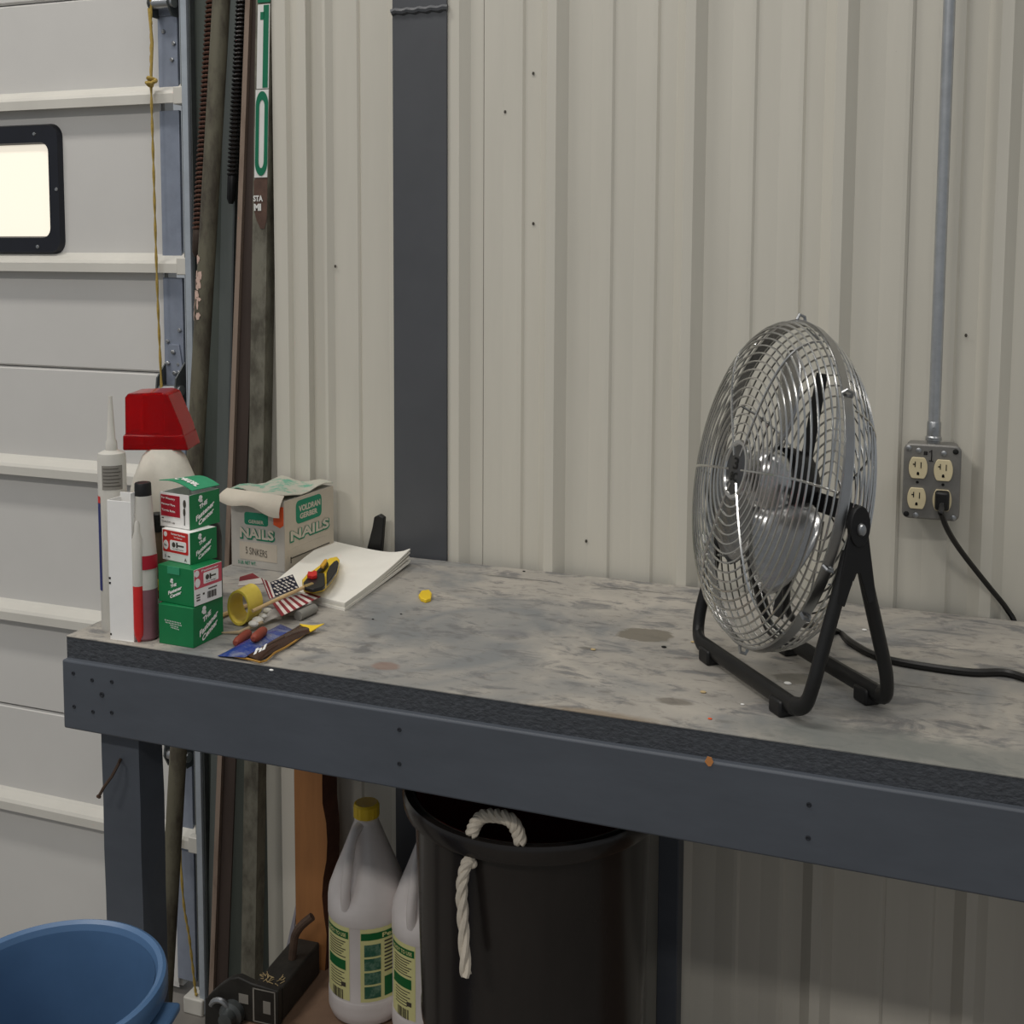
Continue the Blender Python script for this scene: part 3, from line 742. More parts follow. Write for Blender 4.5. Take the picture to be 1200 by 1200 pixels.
# bottom green carton
r4, P0, L, R, h4, FL, FR = carton('fastener_carton', (227, 760), (186.5, 753.5), (258, 742), 713, TABLE, 'green fastener carton at the bottom of the small stack', None, GB)
MB().obox(P0, L, R, (0, 0, h4)).build('carton_body', M_green, r4, bevel=.0008)
mb = MB(); fastener_words(mb, FR, .5, .5, 1.0)
for k in range(4): text(mb, FL, ('FASTENERS AND TOOLS', 'FOR EVERY TRADE', 'ASK INSIDE', 'TODAY')[k] if False else ('IIIIIIIIIIIII', 'IIIIIIIIIIIIII', 'IIIIIII', 'IIIIII')[k], .42 + .02 * k, .60 - .055 * k, .46 if k < 2 else .22, .03, rise=-.03, bold=0)
mb.build('lettering', M_white, r4)
z4 = TABLE + h4
# third carton
r3, P0, L, R, h3, FL, FR = carton('fastener_carton', (227.5, 712), (186, 704), (257.5, 699), 668, z4 + .0004, 'green fastener carton with a pink side label, second from bottom', None, GB)
MB().obox(P0, L, R, (0, 0, h3)).build('carton_body', M_green, r3, bevel=.0008)
mb = MB(); fastener_words(mb, FL, .48, .40, .62); mb.build('lettering', M_white, r3)
mb = MB(); rect(mb, FL, .28, .80, .62, 1.0, .0012); mb.build('tuck_flap', M_greent, r3)
mb = MB(); rect(mb, FR, .01, .02, .98, .99, .0004); mb.build('printed_label', M_white, r3)['label'] = 'white printed label'
mb = MB(); rect(mb, FR, .02, .46, .98, .98, .0006); mb.build('label_band', M_pink, r3)['label'] = 'pink label band'
mb = MB(); rect(mb, FR, .33, .54, .86, .84, .0008, cut=.03); oval(mb, FR, .12, .62, .09, .12, .0009); oval(mb, FR, .10, .87, .08, .09, .0009); text(mb, FR, 'Fastener', .56, .91, .6, .06, lift=.0009); mb.build('label_white', M_white, r3)
mb = MB(); oval(mb, FR, .46, .70, .06, .07, .0012); rect(mb, FR, .56, .68, .76, .72, .0012); rect(mb, FR, .54, .63, .59, .77, .0012); text(mb, FR, 'To help', .58, .58, .36, .04, lift=.0012)
for k in range(9): rect(mb, FR, .46 + .036 * k, .12, .46 + .036 * k + (.022 if k % 3 else .012), .30, .0009)
for k in range(3): rect(mb, FR, .08, .14 + .07 * k, .2, .17 + .07 * k, .0009)
rect(mb, FR, .3, .26, .36, .31, .0009); rect(mb, FR, .5, .36, .8, .39, .0009); mb.build('label_ink', M_ink, r3)
z3 = z4 + h3 + .0004
# second carton
r2, P0, L, R, h2, FL, FR = carton('fastener_carton', (223, 662), (190.5, 655), (248.5, 652), 625, z3 + .0004, 'small white fastener carton with a red front label, second from top', None, GB)
MB().obox(P0, L, R, (0, 0, h2)).build('carton_body', M_white, r2, bevel=.0008)
mb = MB(); rect(mb, FR, 0, 0, 1, 1, .0006); mb.build('green_side', M_green, r2)
mb = MB(); fastener_words(mb, (FR[0] + FR[3] * .0006,) + FR[1:], .5, .5, .95); mb.build('lettering', M_white, r2)
mb = MB(); rect(mb, FL, .04, .28, .94, .97, .0006, cut=.03); mb.build('red_label', M_red, r2)
mb = MB(); oval(mb, FL, .15, .50, .09, .15, .0009); oval(mb, FL, .14, .84, .06, .08, .0009); rect(mb, FL, .30, .36, .88, .68, .0009, cut=.04); text(mb, FL, 'Fastener Hardware', .60, .88, .5, .07, rise=-.02, lift=.0009); text(mb, FL, 'by Center', .60, .77, .3, .06, rise=-.02, lift=.0009); mb.build('label_white', M_white, r2)
mb = MB(); oval(mb, FL, .44, .54, .06, .085, .0013); rect(mb, FL, .54, .51, .80, .56, .0013); rect(mb, FL, .53, .46, .58, .63, .0013); text(mb, FL, 'To help Center', .6, .41, .4, .045, lift=.0013); text(mb, FL, 'No.', .15, .5, .1, .08, lift=.0013)
text(mb, FL, '5', .12, .14, .05, .09); rect(mb, FL, .2, .10, .28, .14); text(mb, FL, 'A', .84, .12, .08, .11); mb.build('label_ink', M_ink, r2)
z2 = z3 + h2 + .0004
# top carton with lifted flap
r1, P0, L, R, h1, FL, FR = carton('fastener_carton', (222.5, 621.5), (188, 616), (246.5, 610), 581, z2 + .0004, 'open topped fastener carton with a lifted green flap, on top of the stack', None, GB)
mb = MB(); t = .0012
n1 = R.normalized(); l1 = L.normalized()
mb.obox(P0, L, n1 * t, (0, 0, h1)); mb.obox(P0 + R, L, -n1 * t, (0, 0, h1)); mb.obox(P0, l1 * t, R, (0, 0, h1)); mb.obox(P0 + L, -l1 * t, R, (0, 0, h1)); mb.obox(P0, L, R, (0, 0, t))
mb.build('carton_body', M_white, r1)
mb = MB(); rect(mb, FR, 0, 0, 1, 1.0, .0006); mb.build('green_side', M_green, r1)
mb = MB(); fastener_words(mb, (FR[0] + FR[3] * .0006,) + FR[1:], .5, .5, 1.0); mb.build('lettering', M_white, r1)
mb = MB(); rect(mb, FL, .04, .32, .68, .94, .0006); mb.build('crimson_label', M_crimson, r1)
mb = MB()
for k, s in enumerate(('For Masonry', 'Hammer Plugs', 'Toggle Bolts')): text(mb, FL, s, .30 + .03 * k * 0, .84 - .18 * k, .46, .08, rise=-.03, lift=.0009)
mb.build('label_white', M_white, r1)
mb = MB(); oval(mb, FL, .84, .74, .045, .12, .0006); rect(mb, FL, .82, .12, .84, .6, .0006); oval(mb, FL, .83, .5, .035, .12, .0006); text(mb, FL, 'QUANTITY 100', .28, .14, .44, .06, rise=-.03); rect(mb, FL, .06, .24, .12, .27); mb.build('label_ink', M_ink, r1)
T0 = P0 + Z * h1
P = []
for i in range(7):                                                   # lifted lid: hinged on the far left top edge, folded up, buckled
    s = i / 6; row = []
    for j in range(9):
        q = j / 8
        b = T0 + L * (1.02 - .0 * q) * (1 - q) + L * .0 + R * (.08 + s * .92) + L * -.02 * q
        lift_ = .006 + .012 * (1 - s) * sin(pi * min(1, q * .9 + .05)) * .5 + .010 * (1 - q) * (1 - s * .4) + .007 * sin(pi * q) * s
        row.append(b + Z * lift_ - n1 * .004 * (1 - q))
    P.append(row)
o = MB().grid(P, thick=.0012).build('lid_flap', M_greent, r1)
def onlid(u, v):
    i, j = max(0, min(5.999, v * 6)), max(0, min(7.999, (1 - u) * 8 * 0 + u * 8)); a_, b_ = int(i), int(j); f_, g_ = i - a_, j - b_
    return P[a_][b_] * (1 - f_) * (1 - g_) + P[a_ + 1][b_] * f_ * (1 - g_) + P[a_][b_ + 1] * (1 - f_) * g_ + P[a_ + 1][b_ + 1] * f_ * g_ + Z * .0012
mb = MB(); curvetext(mb, onlid, 'Center', .30, .92, .42, .12, .03); mb.build('lid_lettering', M_white, o)

# white open carton standing on end
rw, P0, L, R, hw, FL, FR = carton('tall_white_carton', (157, 752.5), (129.5, 749), (161, 749), 588, TABLE, 'tall plain white open carton standing at the bench left end', None)
mb = MB(); t = .001; n1 = R.normalized(); l1 = L.normalized(); tilt = V3((0, 0, 0))
R = n1 * max(.03, R.length)
mb.obox(P0, L, n1 * t, (0, 0, hw)); mb.obox(P0 + R, L, -n1 * t, (0, 0, hw + .006)); mb.obox(P0, l1 * t, R, (0, 0, hw + .012)); mb.obox(P0 + L, -l1 * t, R, (0, 0, hw)); mb.obox(P0, L, R, (0, 0, t))
mb.build('carton_body', M_white, rw, bevel=.0004)
mb = MB(); rect(mb, FL, .0, .40, .08, .415); rect(mb, FL, .0, .435, .08, .45); rect(mb, FL, 0, .03, .06, .045); mb.build('print_marks', M_dark, rw)

# caulking tube behind it
cb = tz(136, 736); cr = 15.3 * (cb - EYE).length / FPX * .96
tb = thing('sealant_tube', cb, 'clear sealant cartridge with a long tapered nozzle behind the white carton', 'tube')
zt_, zs_ = zat(135, 527, cb), zat(133, 464, cb)
MB().lathe(cb, [(cr * .96, 0), (cr, .003), (cr, zt_ - TABLE - .012), (cr * .93, zt_ - TABLE - .004), (cr * .5, zt_ - TABLE)], 28).build('cartridge', M_clear, tb)
mb = MB().lathe(cb, [(cr * .42, zt_ - TABLE), (cr * .40, zt_ - TABLE + .012), (cr * .30, zt_ - TABLE + .016), (cr * .13, zs_ - TABLE)], 16); mb.build('nozzle', M_clear, tb)
af = atan2(-cb.y, -cb.x)
mb = MB(); cyl_patch(mb, cb, lambda z: cr, af - .75, af + .75, zat(136, 571, cb) - TABLE, zat(136, 543, cb) - TABLE); mb.build('grey_label', M_inkl, tb)
mb = MB()
for k in range(6): cyl_patch(mb, cb, lambda z: cr, af - .65, af + .6 - .15 * (k % 2), zat(136, 567 - 4 * k, cb) - TABLE, zat(136, 566.2 - 4 * k, cb) - TABLE, .0009)
mb.build('label_lines', M_ink, tb)
mb = MB(); cyl_patch(mb, cb, lambda z: cr, af - 1.75, af - 1.0, zat(122, 690, cb) - TABLE, zat(122, 588, cb) - TABLE); mb.build('navy_stripe', M_navy, tb)
mb = MB(); cyl_patch(mb, cb, lambda z: cr, af - 1.75, af - 1.0, zat(122, 588, cb) - TABLE, zat(122, 580, cb) - TABLE); mb.build('red_stripe', M_red, tb)

# big bottle with the clear red cap
bb = tz(196, 716); sc = (bb - EYE).length / FPX
big = thing('capped_jug', bb, 'cloudy plastic bottle under a large clear red angular cap', 'bottle')
zsh, znk = zat(192, 575, bb) - TABLE, zat(192, 527, bb) - TABLE
br = 37 * sc
prof_ = [(br * .9, 0), (br, .006), (br, zsh - .005), (br * .98, zsh + .005), (br * .88, zsh + .022), (br * .62, znk - .008), (br * .46, znk), (br * .44, znk + .002)]
MB().lathe(bb, prof_, 32, sy=.72, rot=YAW).build('bottle', M_cleard, big)
for wx in ((-.32, .0), (.48, .0)): pass
capo = [(153.5, 523), (153.5, 506), (155, 505), (154.5, 463), (158, 458.5), (196, 457), (204, 460), (220, 498), (222, 506), (227, 523)]
cpl = [EYE + ray(x, y) * ((bb - EYE).dot(_w) / FPX) for x, y in capo]
bv_ = V3((-sin(YAW), cos(YAW), 0))
mb = MB().prism([p - bv_ * br * .62 for p in cpl], bv_ * br * 1.24)
o = mb.build('red_cap', M_redcap, big, bevel=.003, seg=3); sd = o.modifiers.new('shell', 'SOLIDIFY'); sd.thickness = .0015; sd.offset = -1
zc0, zc1 = cpl[0].z, cpl[4].z
cyl_c = EYE + ray(180, 500) * ((bb - EYE).dot(_w) / FPX)
MB().lathe(up(cyl_c, zc0 + .004), [(br * .30, 0), (br * .30, (zc1 - zc0) * .9)], 20).build('inner_spout', M_red, big)
lowb = [EYE + ray(x, y) * ((bb - EYE).dot(_w) / FPX) for x, y in ((152.5, 523.5), (152.5, 506), (222.5, 506), (228, 523.5))]
mb = MB().prism([p - bv_ * br * .66 for p in lowb], bv_ * br * 1.32); o = mb.build('cap_skirt', M_redcap, big, bevel=.002); sd = o.modifiers.new('shell', 'SOLIDIFY'); sd.thickness = .0015; sd.offset = -1

# slim bottle with a black cap and red fluid
sb = tz(171.5, 748); ss = (sb - EYE).length / FPX
slim = thing('squeeze_bottle', sb, 'slim cloudy bottle with black cap and red fluid inside', 'bottle')
zz = lambda y: zat(171, y, sb) - TABLE
R1 = 13.2 * ss
MB().lathe(sb, [(R1 * .8, 0), (R1, .004), (R1, zz(688))], 24).build('lower_fill', M_plum, slim)
MB().lathe(sb, [(R1, zz(688)), (R1 * .98, zz(650)), (R1 * .80, zz(612)), (R1 * .72, zz(584)), (R1 * .7, zz(580))], 24).build('bottle', M_clear, slim)
mb = MB(); cyl_patch(mb, sb, lambda z: R1, af - .2, af + 1.2, zz(664), zz(648), .0012); mb.build('red_print', M_crimson, slim)
MB().lathe(sb, [(8.9 * ss, zz(585)), (9.1 * ss, zz(583)), (8.7 * ss, zz(566.5)), (7.9 * ss, zz(565))], 24).build('black_cap', M_black, slim)
# slender applicator in front of it
ap = sb + (EYE - sb).normalized() * .0; ap = tz(163.5, 752); 
apo = thing('applicator_tube', ap, 'slender clear applicator half full of bright red fluid before the slim bottle', 'tube')
za = lambda y: zat(163, y, ap) - TABLE
ra = 5.6 * ss
MB().lathe(ap, [(ra * .3, 0), (ra * .9, .010), (ra, .02), (ra, za(686))], 16).build('red_fill', M_redliq, apo)
MB().lathe(ap, [(ra, za(686)), (ra, za(632)), (ra * .5, za(622)), (ra * .45, za(613)), (ra * .2, za(610))], 16).build('clear_barrel', M_clear, apo)
# little brown bottle with black cap, and the red bottle with yellow cap beside the stack
db = tz(187, 730); ds = (db - EYE).length / FPX
sm = thing('dropper_bottle', db, 'small brown bottle with black cap half hidden behind the carton stack', 'bottle')
zd = lambda y: zat(187, y, db) - TABLE
MB().lathe(db, [(8.5 * ds, 0), (9 * ds, .004), (9 * ds, zd(640)), (6 * ds, zd(626)), (6 * ds, zd(620))], 20).build('bottle', mat('brown_glass', (116, 98, 78), .3), sm)
MB().lathe(db, [(7.2 * ds, zd(622)), (7.2 * ds, zd(602)), (6.4 * ds, zd(601))], 20).build('black_cap', M_black, sm)
rb = tz(184.5, 741); rs = (rb - EYE).length / FPX
rbt = thing('glue_bottle', rb, 'little red bottle with a yellow tip between slim bottle and cartons', 'bottle')
zr = lambda y: zat(184, y, rb) - TABLE
MB().lathe(rb, [(5 * rs, 0), (5.6 * rs, .003), (5.6 * rs, zr(697)), (4 * rs, zr(691))], 16).build('bottle', M_crimson, rbt)
MB().lathe(rb, [(3.6 * rs, zr(692)), (3.2 * rs, zr(681)), (2 * rs, zr(679))], 12).build('yellow_cap', M_yellow, rbt)
mb = MB(); cyl_patch(mb, rb, lambda z: 5.6 * rs, af - .4, af + .9, zr(706), zr(700)); mb.build('white_print', M_white, rbt)
# dark bottle behind the stack
kb = tz(246, 700); ks = (kb - EYE).length / FPX
kt = thing('dark_bottle', kb, 'black plastic bottle standing in shadow behind the carton stack', 'bottle')
zk = lambda y: zat(246, y, kb) - TABLE
MB().lathe(kb, [(13 * ks, 0), (14 * ks, .004), (14 * ks, zk(628)), (12 * ks, zk(616)), (6 * ks, zk(606)), (5.5 * ks, zk(603))], 24).build('bottle', M_black, kt)
MB().lathe(kb, [(6.2 * ks, zk(606)), (6.2 * ks, zk(597)), (5 * ks, zk(595))], 16).build('cap', M_black, kt)

# box of nails
rn, P0, L, R, hn, FL, FR = carton('nail_box', (334, 671), (271.5, 662.5), (378.5, 645), 588, TABLE, 'battered grey cardboard box of nails with its lid flap folded forward', None)
mb = MB(); mb.obox(P0, L, R, (0, 0, hn)); mb.build('box_body', M_cardgrey, rn, bevel=.001)
mb = MB(); rect(mb, FR, 0, 0, 1, 1, .0006); mb.build('tan_side', M_cardtan, rn)
n1 = R.normalized(); l1 = L.normalized(); T0 = P0 + Z * hn
def nails(F, mbw, mbt, u, v, w, h, rise):
    text(mbt, F, 'NAILS', u, v, w, h, rise=rise, bold=.085, lift=.0008); text(mbw, F, 'NAILS', u - .008, v + .012, w * .96, h * .86, rise=rise, bold=.035, lift=.0014)
FRl = (FR[0] + FR[3] * .0006,) + FR[1:]
mw, mt = MB(), MB()
nails(FL, mw, mt, .5, .49, .66, .17, .0); nails(FRl, mw, mt, .5, .47, .82, .17, .0)
rect(mt, FRl, .22, .62, .74, .95, .0006, cut=.06); text(mw, FRl, 'VOLDRAN', .49, .83, .44, .09, lift=.0009, bold=.04); text(mw, FRl, 'GERBER', .47, .72, .36, .08, lift=.0009, bold=.04)
rect(mt, FL, .26, .62, .70, .80, .0006, cut=.04); text(mw, FL, 'GERBER', .48, .67, .28, .05, lift=.0009, bold=.02)
text(mt, FL, '5 LB. NET WT.', .30, .07, .34, .05)
mt.build('teal_print', M_teal, rn); mw.build('pale_lettering', M_cardin, rn)
mb = MB(); rect(mb, FL, .16, .12, .86, .37, .0005); rect(mb, FRl, .06, .05, .96, .30, .0005); mb.build('blank_panel', M_cardtan, rn)
mb = MB(); text(mb, FL, '5 SINKERS', .48, .24, .40, .10, rise=-.03, lift=.0012, bold=-.005); rect(mb, FRl, .1, .16, .9, .175, .001); rect(mb, FRl, .1, .10, .115, .19, .001); mb.build('ink_writing', M_ink, rn)
mb = MB(); mb.prism([fp(FL, u, v, 0) for u, v in ((.80, .66), (.92, .62), (.985, .66), (.985, .92), (.80, .92))], FL[3] * .0006); mb.build('orange_sticker', M_orange, rn)
# lid: top sheet raised a little, with ragged front flap hanging over the left face
P = [[T0 + L * (1.0 - j / 8) + R * (i / 6) + Z * (.006 + .010 * (j / 8) * 0 + .008 * (1 - i / 6) * (1 - j / 10) + .004 * sin(i * 1.3 + j)) for j in range(9)] for i in range(7)]
MB().grid(P, thick=.0015).build('lid', mat('faded_lid_card', (186, 184, 170), .7, col2=(110, 168, 144), thr=(.52, .62), scale=26), rn)
P = []
for i in range(6):
    s = i / 5; row = []
    for j in range(13):
        q = j / 12
        drop = (.016 + .026 * q + .007 * sin(q * 9)) * s
        out = .013 * sin(s * pi * .62) + .010 * s * (1 - q * .75)
        row.append(T0 + L * (1.06 - 1.06 * q + .04 * s * (1 - q)) - n1 * out + Z * (.014 - .004 * q - drop * .62 - .012 * s * s * .5))
    P.append(row)
MB().grid(P[::-1], thick=.0015).build('front_flap', M_cardin, rn)

# thick pad of paper
pA, pB, pC, pD = tz(385, 643), tz(481, 663), tz(404, 716), tz(318, 697)
pad = thing('paper_pad', (pA + pB + pC + pD) / 4, 'thick curling pad of white paper lying beside the nail box', 'paper')
def padgrid(z0, amp, ins=0.0, n=12, ph=0):
    P = []
    for i in range(n + 1):
        row = []
        for j in range(n + 1):
            s, q = i / n, j / n
            b = pA * (1 - s) * (1 - q) + pB * s * (1 - q) + pC * s * q + pD * (1 - s) * q
            c = (pA + pB + pC + pD) / 4; b = b + (c - b) * ins
            w = amp * (.9 * s ** 6 * (1 - q) ** 2.5 * 2.0 + .25 * (sin(3.2 * q + ph) * .6 + .4 * sin(4 * s + ph)) + .35 * (1 - s) ** 5)
            row.append(V3((b.x, b.y, TABLE + z0 + w * min(1, z0 / .012))))
        P.append(row)
    return P
hpad = .013
mb = MB()
for k in range(4):
    mb2 = MB().grid(padgrid(.0042 + .0031 * k, .010, ins=(.0, .012, .004, .0)[k], ph=k * .05), thick=.0030 if k else .0040)
    mb2.build('sheet_block', M_paper, pad, smooth=60)
top_of_pad = TABLE + .0042 + .0031 * 3

# stub of grey pipe
gp = [tz(351, 721, TABLE + .0075), tz(368, 713, TABLE + .0075)]
g = MB(); d = (gp[1] - gp[0]); 
AXp = d.normalized(); Xp = AXp.cross(Z).normalized()
g.lathe(gp[0] - d * .1, [(.0075, 0), (.0075, d.length * 1.1), (.0055, d.length * 1.1), (.0055, d.length * .8), (0, d.length * .8)], 18, ax=(AXp, Xp, Z))
tag(origin(g.build('pipe_stub', mat('grey_pipe', (140, 138, 132), .5, metal=.2))), 'short grey pipe stub poking out from under the little flag', 'pipe')

# roll of yellow tape lying on its side
tcn = tz(279.5, 734); ts = (tcn - EYE).length / FPX
toC = V3((EYE.x - tcn.x, EYE.y - tcn.y, 0)).normalized(); lf = V3((toC.y, -toC.x, 0))
if lf.dot(_r) > 0: lf = -lf
axd = (toC * cos(radians(32)) + lf * sin(radians(32)))
perp = V3((-axd.y, axd.x, 0)); ro = 20.0 * ts
ctr = up(tcn, TABLE + ro + .001); Lr = .052 * SQ * 1.1
mb = MB().lathe(ctr, [(ro * .87, 0), (ro, 0), (ro, -Lr), (ro * .87, -Lr), (ro * .87, 0)], 40, ax=(axd, perp * .70, Z), caps=False)
tag(origin(mb.build('tape_roll', M_tape)), 'roll of yellow tape lying on its side by the green cartons', 'tape')

# little flag on its stick
zc = top_of_pad
flag = thing('stick_flag', tz(345, 700), 'small stars and stripes flag on a wooden stick across the paper pad', 'flag')
def quad(px, zs, n, m):
    P = []
    for i in range(n + 1):
        row = []
        for j in range(m + 1):
            s, q = j / m, i / n
            x = (px[0][0] * (1 - s) + px[1][0] * s) * (1 - q) + (px[3][0] * (1 - s) + px[2][0] * s) * q
            y = (px[0][1] * (1 - s) + px[1][1] * s) * (1 - q) + (px[3][1] * (1 - s) + px[2][1] * s) * q
            z = (zs[0] * (1 - s) + zs[1] * s) * (1 - q) + (zs[3] * (1 - s) + zs[2] * s) * q
            row.append(tz(x, y, z))
        P.append(row)
    return P
h0 = TABLE + .030
cq = [(316.5, 682.5), (343, 673), (350.5, 689), (322.5, 699)]
MB().grid(quad(cq, (h0 + .012, h0 + .014, h0 + .002, h0), 4, 5), thick=.0006).build('canton', M_flagn, flag)
mb = MB(); G = quad(cq, (h0 + .0127, h0 + .0147, h0 + .0027, h0 + .0007), 18, 22)
for a in range(5):
    for b in range(6 if a % 2 == 0 else 5):
        i = 2 + a * 3.5; j = (1.8 if a % 2 == 0 else 3.6) + b * 3.6
        c = G[int(round(i))][int(min(22, round(j)))]; nn = (G[0][1] - G[0][0]).cross(G[1][0] - G[0][0]); nn = nn if nn.z > 0 else -nn; nn.normalize()
        ux = (G[0][1] - G[0][0]).normalized(); uy = nn.cross(ux)
        mb.prism([c + ux * (.0026 if k % 2 == 0 else .0013) * cos(k * pi / 5) + uy * (.0026 if k % 2 == 0 else .0013) * sin(k * pi / 5) * 1.2 for k in range(10)], nn * .0004)
mb.build('stars', M_flagw, flag)
MB().grid(quad([(306, 677), (316.3, 682.5), (322.3, 699), (316, 702)], (h0 + .012, h0 + .0118, h0, h0 - .004), 4, 6), thick=.0006, mf=lambda i, j: 1 if j in (1, 4, 5) else 0).build('hoist_band', [M_flagr, M_flagw], flag)
MB().grid(quad([(318, 705), (360, 694), (376, 699), (330, 722)], (h0 - .008, top_of_pad + .006, top_of_pad + .0035, TABLE + .0185), 5, 13), thick=.0006, mf=lambda i, j: j % 2).build('stripes', [M_flagr, M_flagw], flag)
MB().grid(quad([(281, 676), (296, 671.5), (313, 683), (279, 686.5)], (TABLE + .026, TABLE + .034, TABLE + .036, TABLE + .030), 4, 6), thick=.0006, mf=lambda i, j: 0 if i < 2 else 1).build('rolled_end', [M_flagr, M_flagw], flag)
mb = MB().tube([tz(296, 716, h0 - .003), tz(316, 706.5, h0 + .001), tz(361, 686, h0 + .003)], .0028, 8); mb.build('stick', M_wood, flag)
mb = MB().tube([tz(357, 688.5, h0 + .003), tz(366, 685, h0 + .003)], [.0042, .0036], 10); mb.build('stick_tip', mat('brass_tip', (190, 164, 110), .4, metal=.5), flag)
MB().grid(quad([(318, 714), (352, 705), (366, 706), (300, 733)], (TABLE + .016, TABLE + .0175, TABLE + .017, TABLE + .004), 6, 10), thick=.0008).build('foil_wrap', M_foil, flag)

# black and yellow hand tool with red lock
def pix_prism(pts, z, h): return MB().prism([tz(x, y, z) for x, y in pts], (0, 0, h))
zt0 = top_of_pad + .0050
tool = thing('pocket_tool', tz(376, 678, zt0), 'black and yellow folding hand tool with a red lock on the paper', 'tool')
pix_prism([(356, 694), (354, 686), (360, 679), (368, 674), (377, 667), (386, 660.5), (395, 658.5), (398, 662), (396, 672), (389, 683), (380, 693), (367, 696)], zt0, .010).build('yellow_trim', M_yellow, tool, bevel=.002)
pix_prism([(357, 692.6), (355.6, 686.4), (361, 679.9), (369, 675.4), (380.4, 675.6), (380.9, 690.2), (378, 692.2), (367, 694.8)], zt0 + .010, .006).build('jaw_body', M_black, tool, bevel=.0015)
pix_prism([(382.6, 675), (385.8, 667.6), (391, 661.9), (395.2, 659.9), (396.9, 662.8), (395, 672), (388.6, 682), (382.8, 688.6)], zt0 + .010, .006).build('handle_grip', M_black, tool, bevel=.0015)
pix_prism([(371, 673.5), (377, 668), (384, 662.5), (385, 664.5), (379.5, 671), (374, 675)], zt0 + .010, .007).build('second_grip', M_black, tool, bevel=.0012)
pix_prism([(375, 668.5), (380, 661.5), (383.5, 661), (383, 664.5), (379, 670)], zt0 + .012, .009).build('yellow_lever', mat('amber_plastic', (214, 160, 40), .4), tool, bevel=.001)
pix_prism([(360, 677.5), (361, 673.5), (366, 674), (368, 672), (371.5, 673.5), (371.5, 678), (366, 679.5)], zt0 + .016, .006).build('red_lock', M_red, tool, bevel=.001)

# loose sticks, grips, film packet, yellow nub
mb = MB().tube([tz(256, 723, TABLE + .004), tz(267, 718.5, TABLE + .004), tz(289, 710, TABLE + .004)], .0035, 8)
tag(origin(mb.build('wooden_dowel', M_wood)), 'pale wooden stick reaching into the yellow tape roll', 'stick')
mb = MB().tube([tz(258, 741.5, TABLE + .0025), tz(280, 741, TABLE + .0035), tz(296, 734, TABLE + .006), tz(308, 729, TABLE + .012)], [.0008, .0026, .003, .0024], 8)
tag(origin(mb.build('pointed_stick', mat('aged_wood_stick', (176, 156, 124), .6))), 'thin pointed stick lying in front of the yellow tape roll', 'stick')
mb = MB()
for x, y, z, rr_ in ((297, 731, .018, .007), (302, 727, .02, .008), (308, 722, .024, .006), (314, 716, .022, .007)): mb.ball(tz(x, y, TABLE + z * .6), rr_, 8, 6, (1.2, .9, .7))
tag(origin(mb.build('crumpled_wrapper', M_clear)), 'crumpled clear wrapper between the tape roll and the flag', 'wrapper')
pk0 = TABLE + .0008
pq = [(255, 769), (352, 728), (371, 737), (306, 776)]
film = thing('film_packet', tz(318, 752), 'glossy blue and brown film packet at the front of the clutter', 'packet')
def bul(P, amp):
    n = len(P) - 1; m = len(P[0]) - 1
    return [[p + Z * amp * sin(pi * i / n) ** .7 * sin(pi * j / m) ** .7 for j, p in enumerate(r_)] for i, r_ in enumerate(P)]
MB().grid(bul(quad([(255, 768.5), (329, 731.5), (350, 741), (287, 770)], (pk0 + .001, pk0 + .004, pk0 + .008, pk0 + .006), 8, 14), .009), thick=.0006).build('blue_film', M_pkblue, film)
MB().grid(bul(quad([(290, 768), (352, 732), (371, 735.5), (304, 774)], (pk0 + .007, pk0 + .008, pk0 + .006, pk0 + .002), 6, 14), .006), thick=.0006).build('brown_film', M_pkbrown, film)
MB().tube([tz(x, y, pk0 + .003) for x, y in ((275, 769), (292, 772.5), (305, 776), (312, 774), (322, 765), (334, 759), (345, 752), (357, 743), (369, 738))], .0016, 6).build('amber_rim', M_amber, film)
MB().grid(quad([(351, 731), (368, 733), (380, 730.5), (364, 740)], (pk0 + .010, pk0 + .009, pk0 + .011, pk0 + .006), 3, 5), thick=.001).build('yellow_tip', M_yellow, film)
MB().tube([tz(300, 763, pk0 + .017), tz(333, 746, pk0 + .017)], .0016, 6).build('brown_rod', M_rust, film)
mb = MB(); FPk = (tz(296, 769, pk0 + .016), (tz(314, 760, pk0 + .018) - tz(296, 769, pk0 + .016)).normalized(), V3((-.25, .9, .35)).normalized(), V3((.1, -.35, .93)), .024, .014)
text(mb, FPk, 'hi', .5, .5, .9, .9, lift=.001, bold=.04); mb.build('film_lettering', M_white, film)
for nm, a, b, lab in (('grip_handle', (276, 754), (292, 741), 'left one of two brick red tool grips by the blue packet'), ('grip_handle', (297, 749), (310, 738), 'right one of two brick red tool grips, resting on the blue packet')):
    zb = TABLE + (.007 if a[0] < 280 else .020)
    A_, B_ = tz(*a, zb), tz(*b, zb)
    P = [A_ + (B_ - A_) * t for t in (0, .06, .2, .8, .94, 1)]
    mb = MB().tube(P, [.003, .0055, .0068, .0068, .0055, .003], 12)
    tag(origin(mb.build(nm, M_cork)), lab, 'grip', 'pair of brick red grips')
yn = tz(498, 703)
mb = MB().prism([tz(x, y, TABLE) for x, y in ((490.5, 701), (494, 696), (503, 695), (506, 699), (505, 705), (499, 707), (493, 705))], (0, 0, .006))
tag(origin(mb.build('yellow_nub', M_yellow, bevel=.0012)), 'small yellow plastic nub alone on the bench top', 'scrap')

# black tapering strip standing at the back of the bench
bs = [ty(x, y, 1.826) for x, y in ((428, 645), (446, 647), (449.5, 607), (444, 603), (438, 606), (436, 618))]
zmin = TABLE; bs[0].z = bs[1].z = zmin
mb = MB().prism(bs, (0, .012, 0))
tag(origin(mb.build('rubber_strip', M_black, bevel=.002)), 'black tapered rubber piece standing at the back edge by the column', 'scrap')

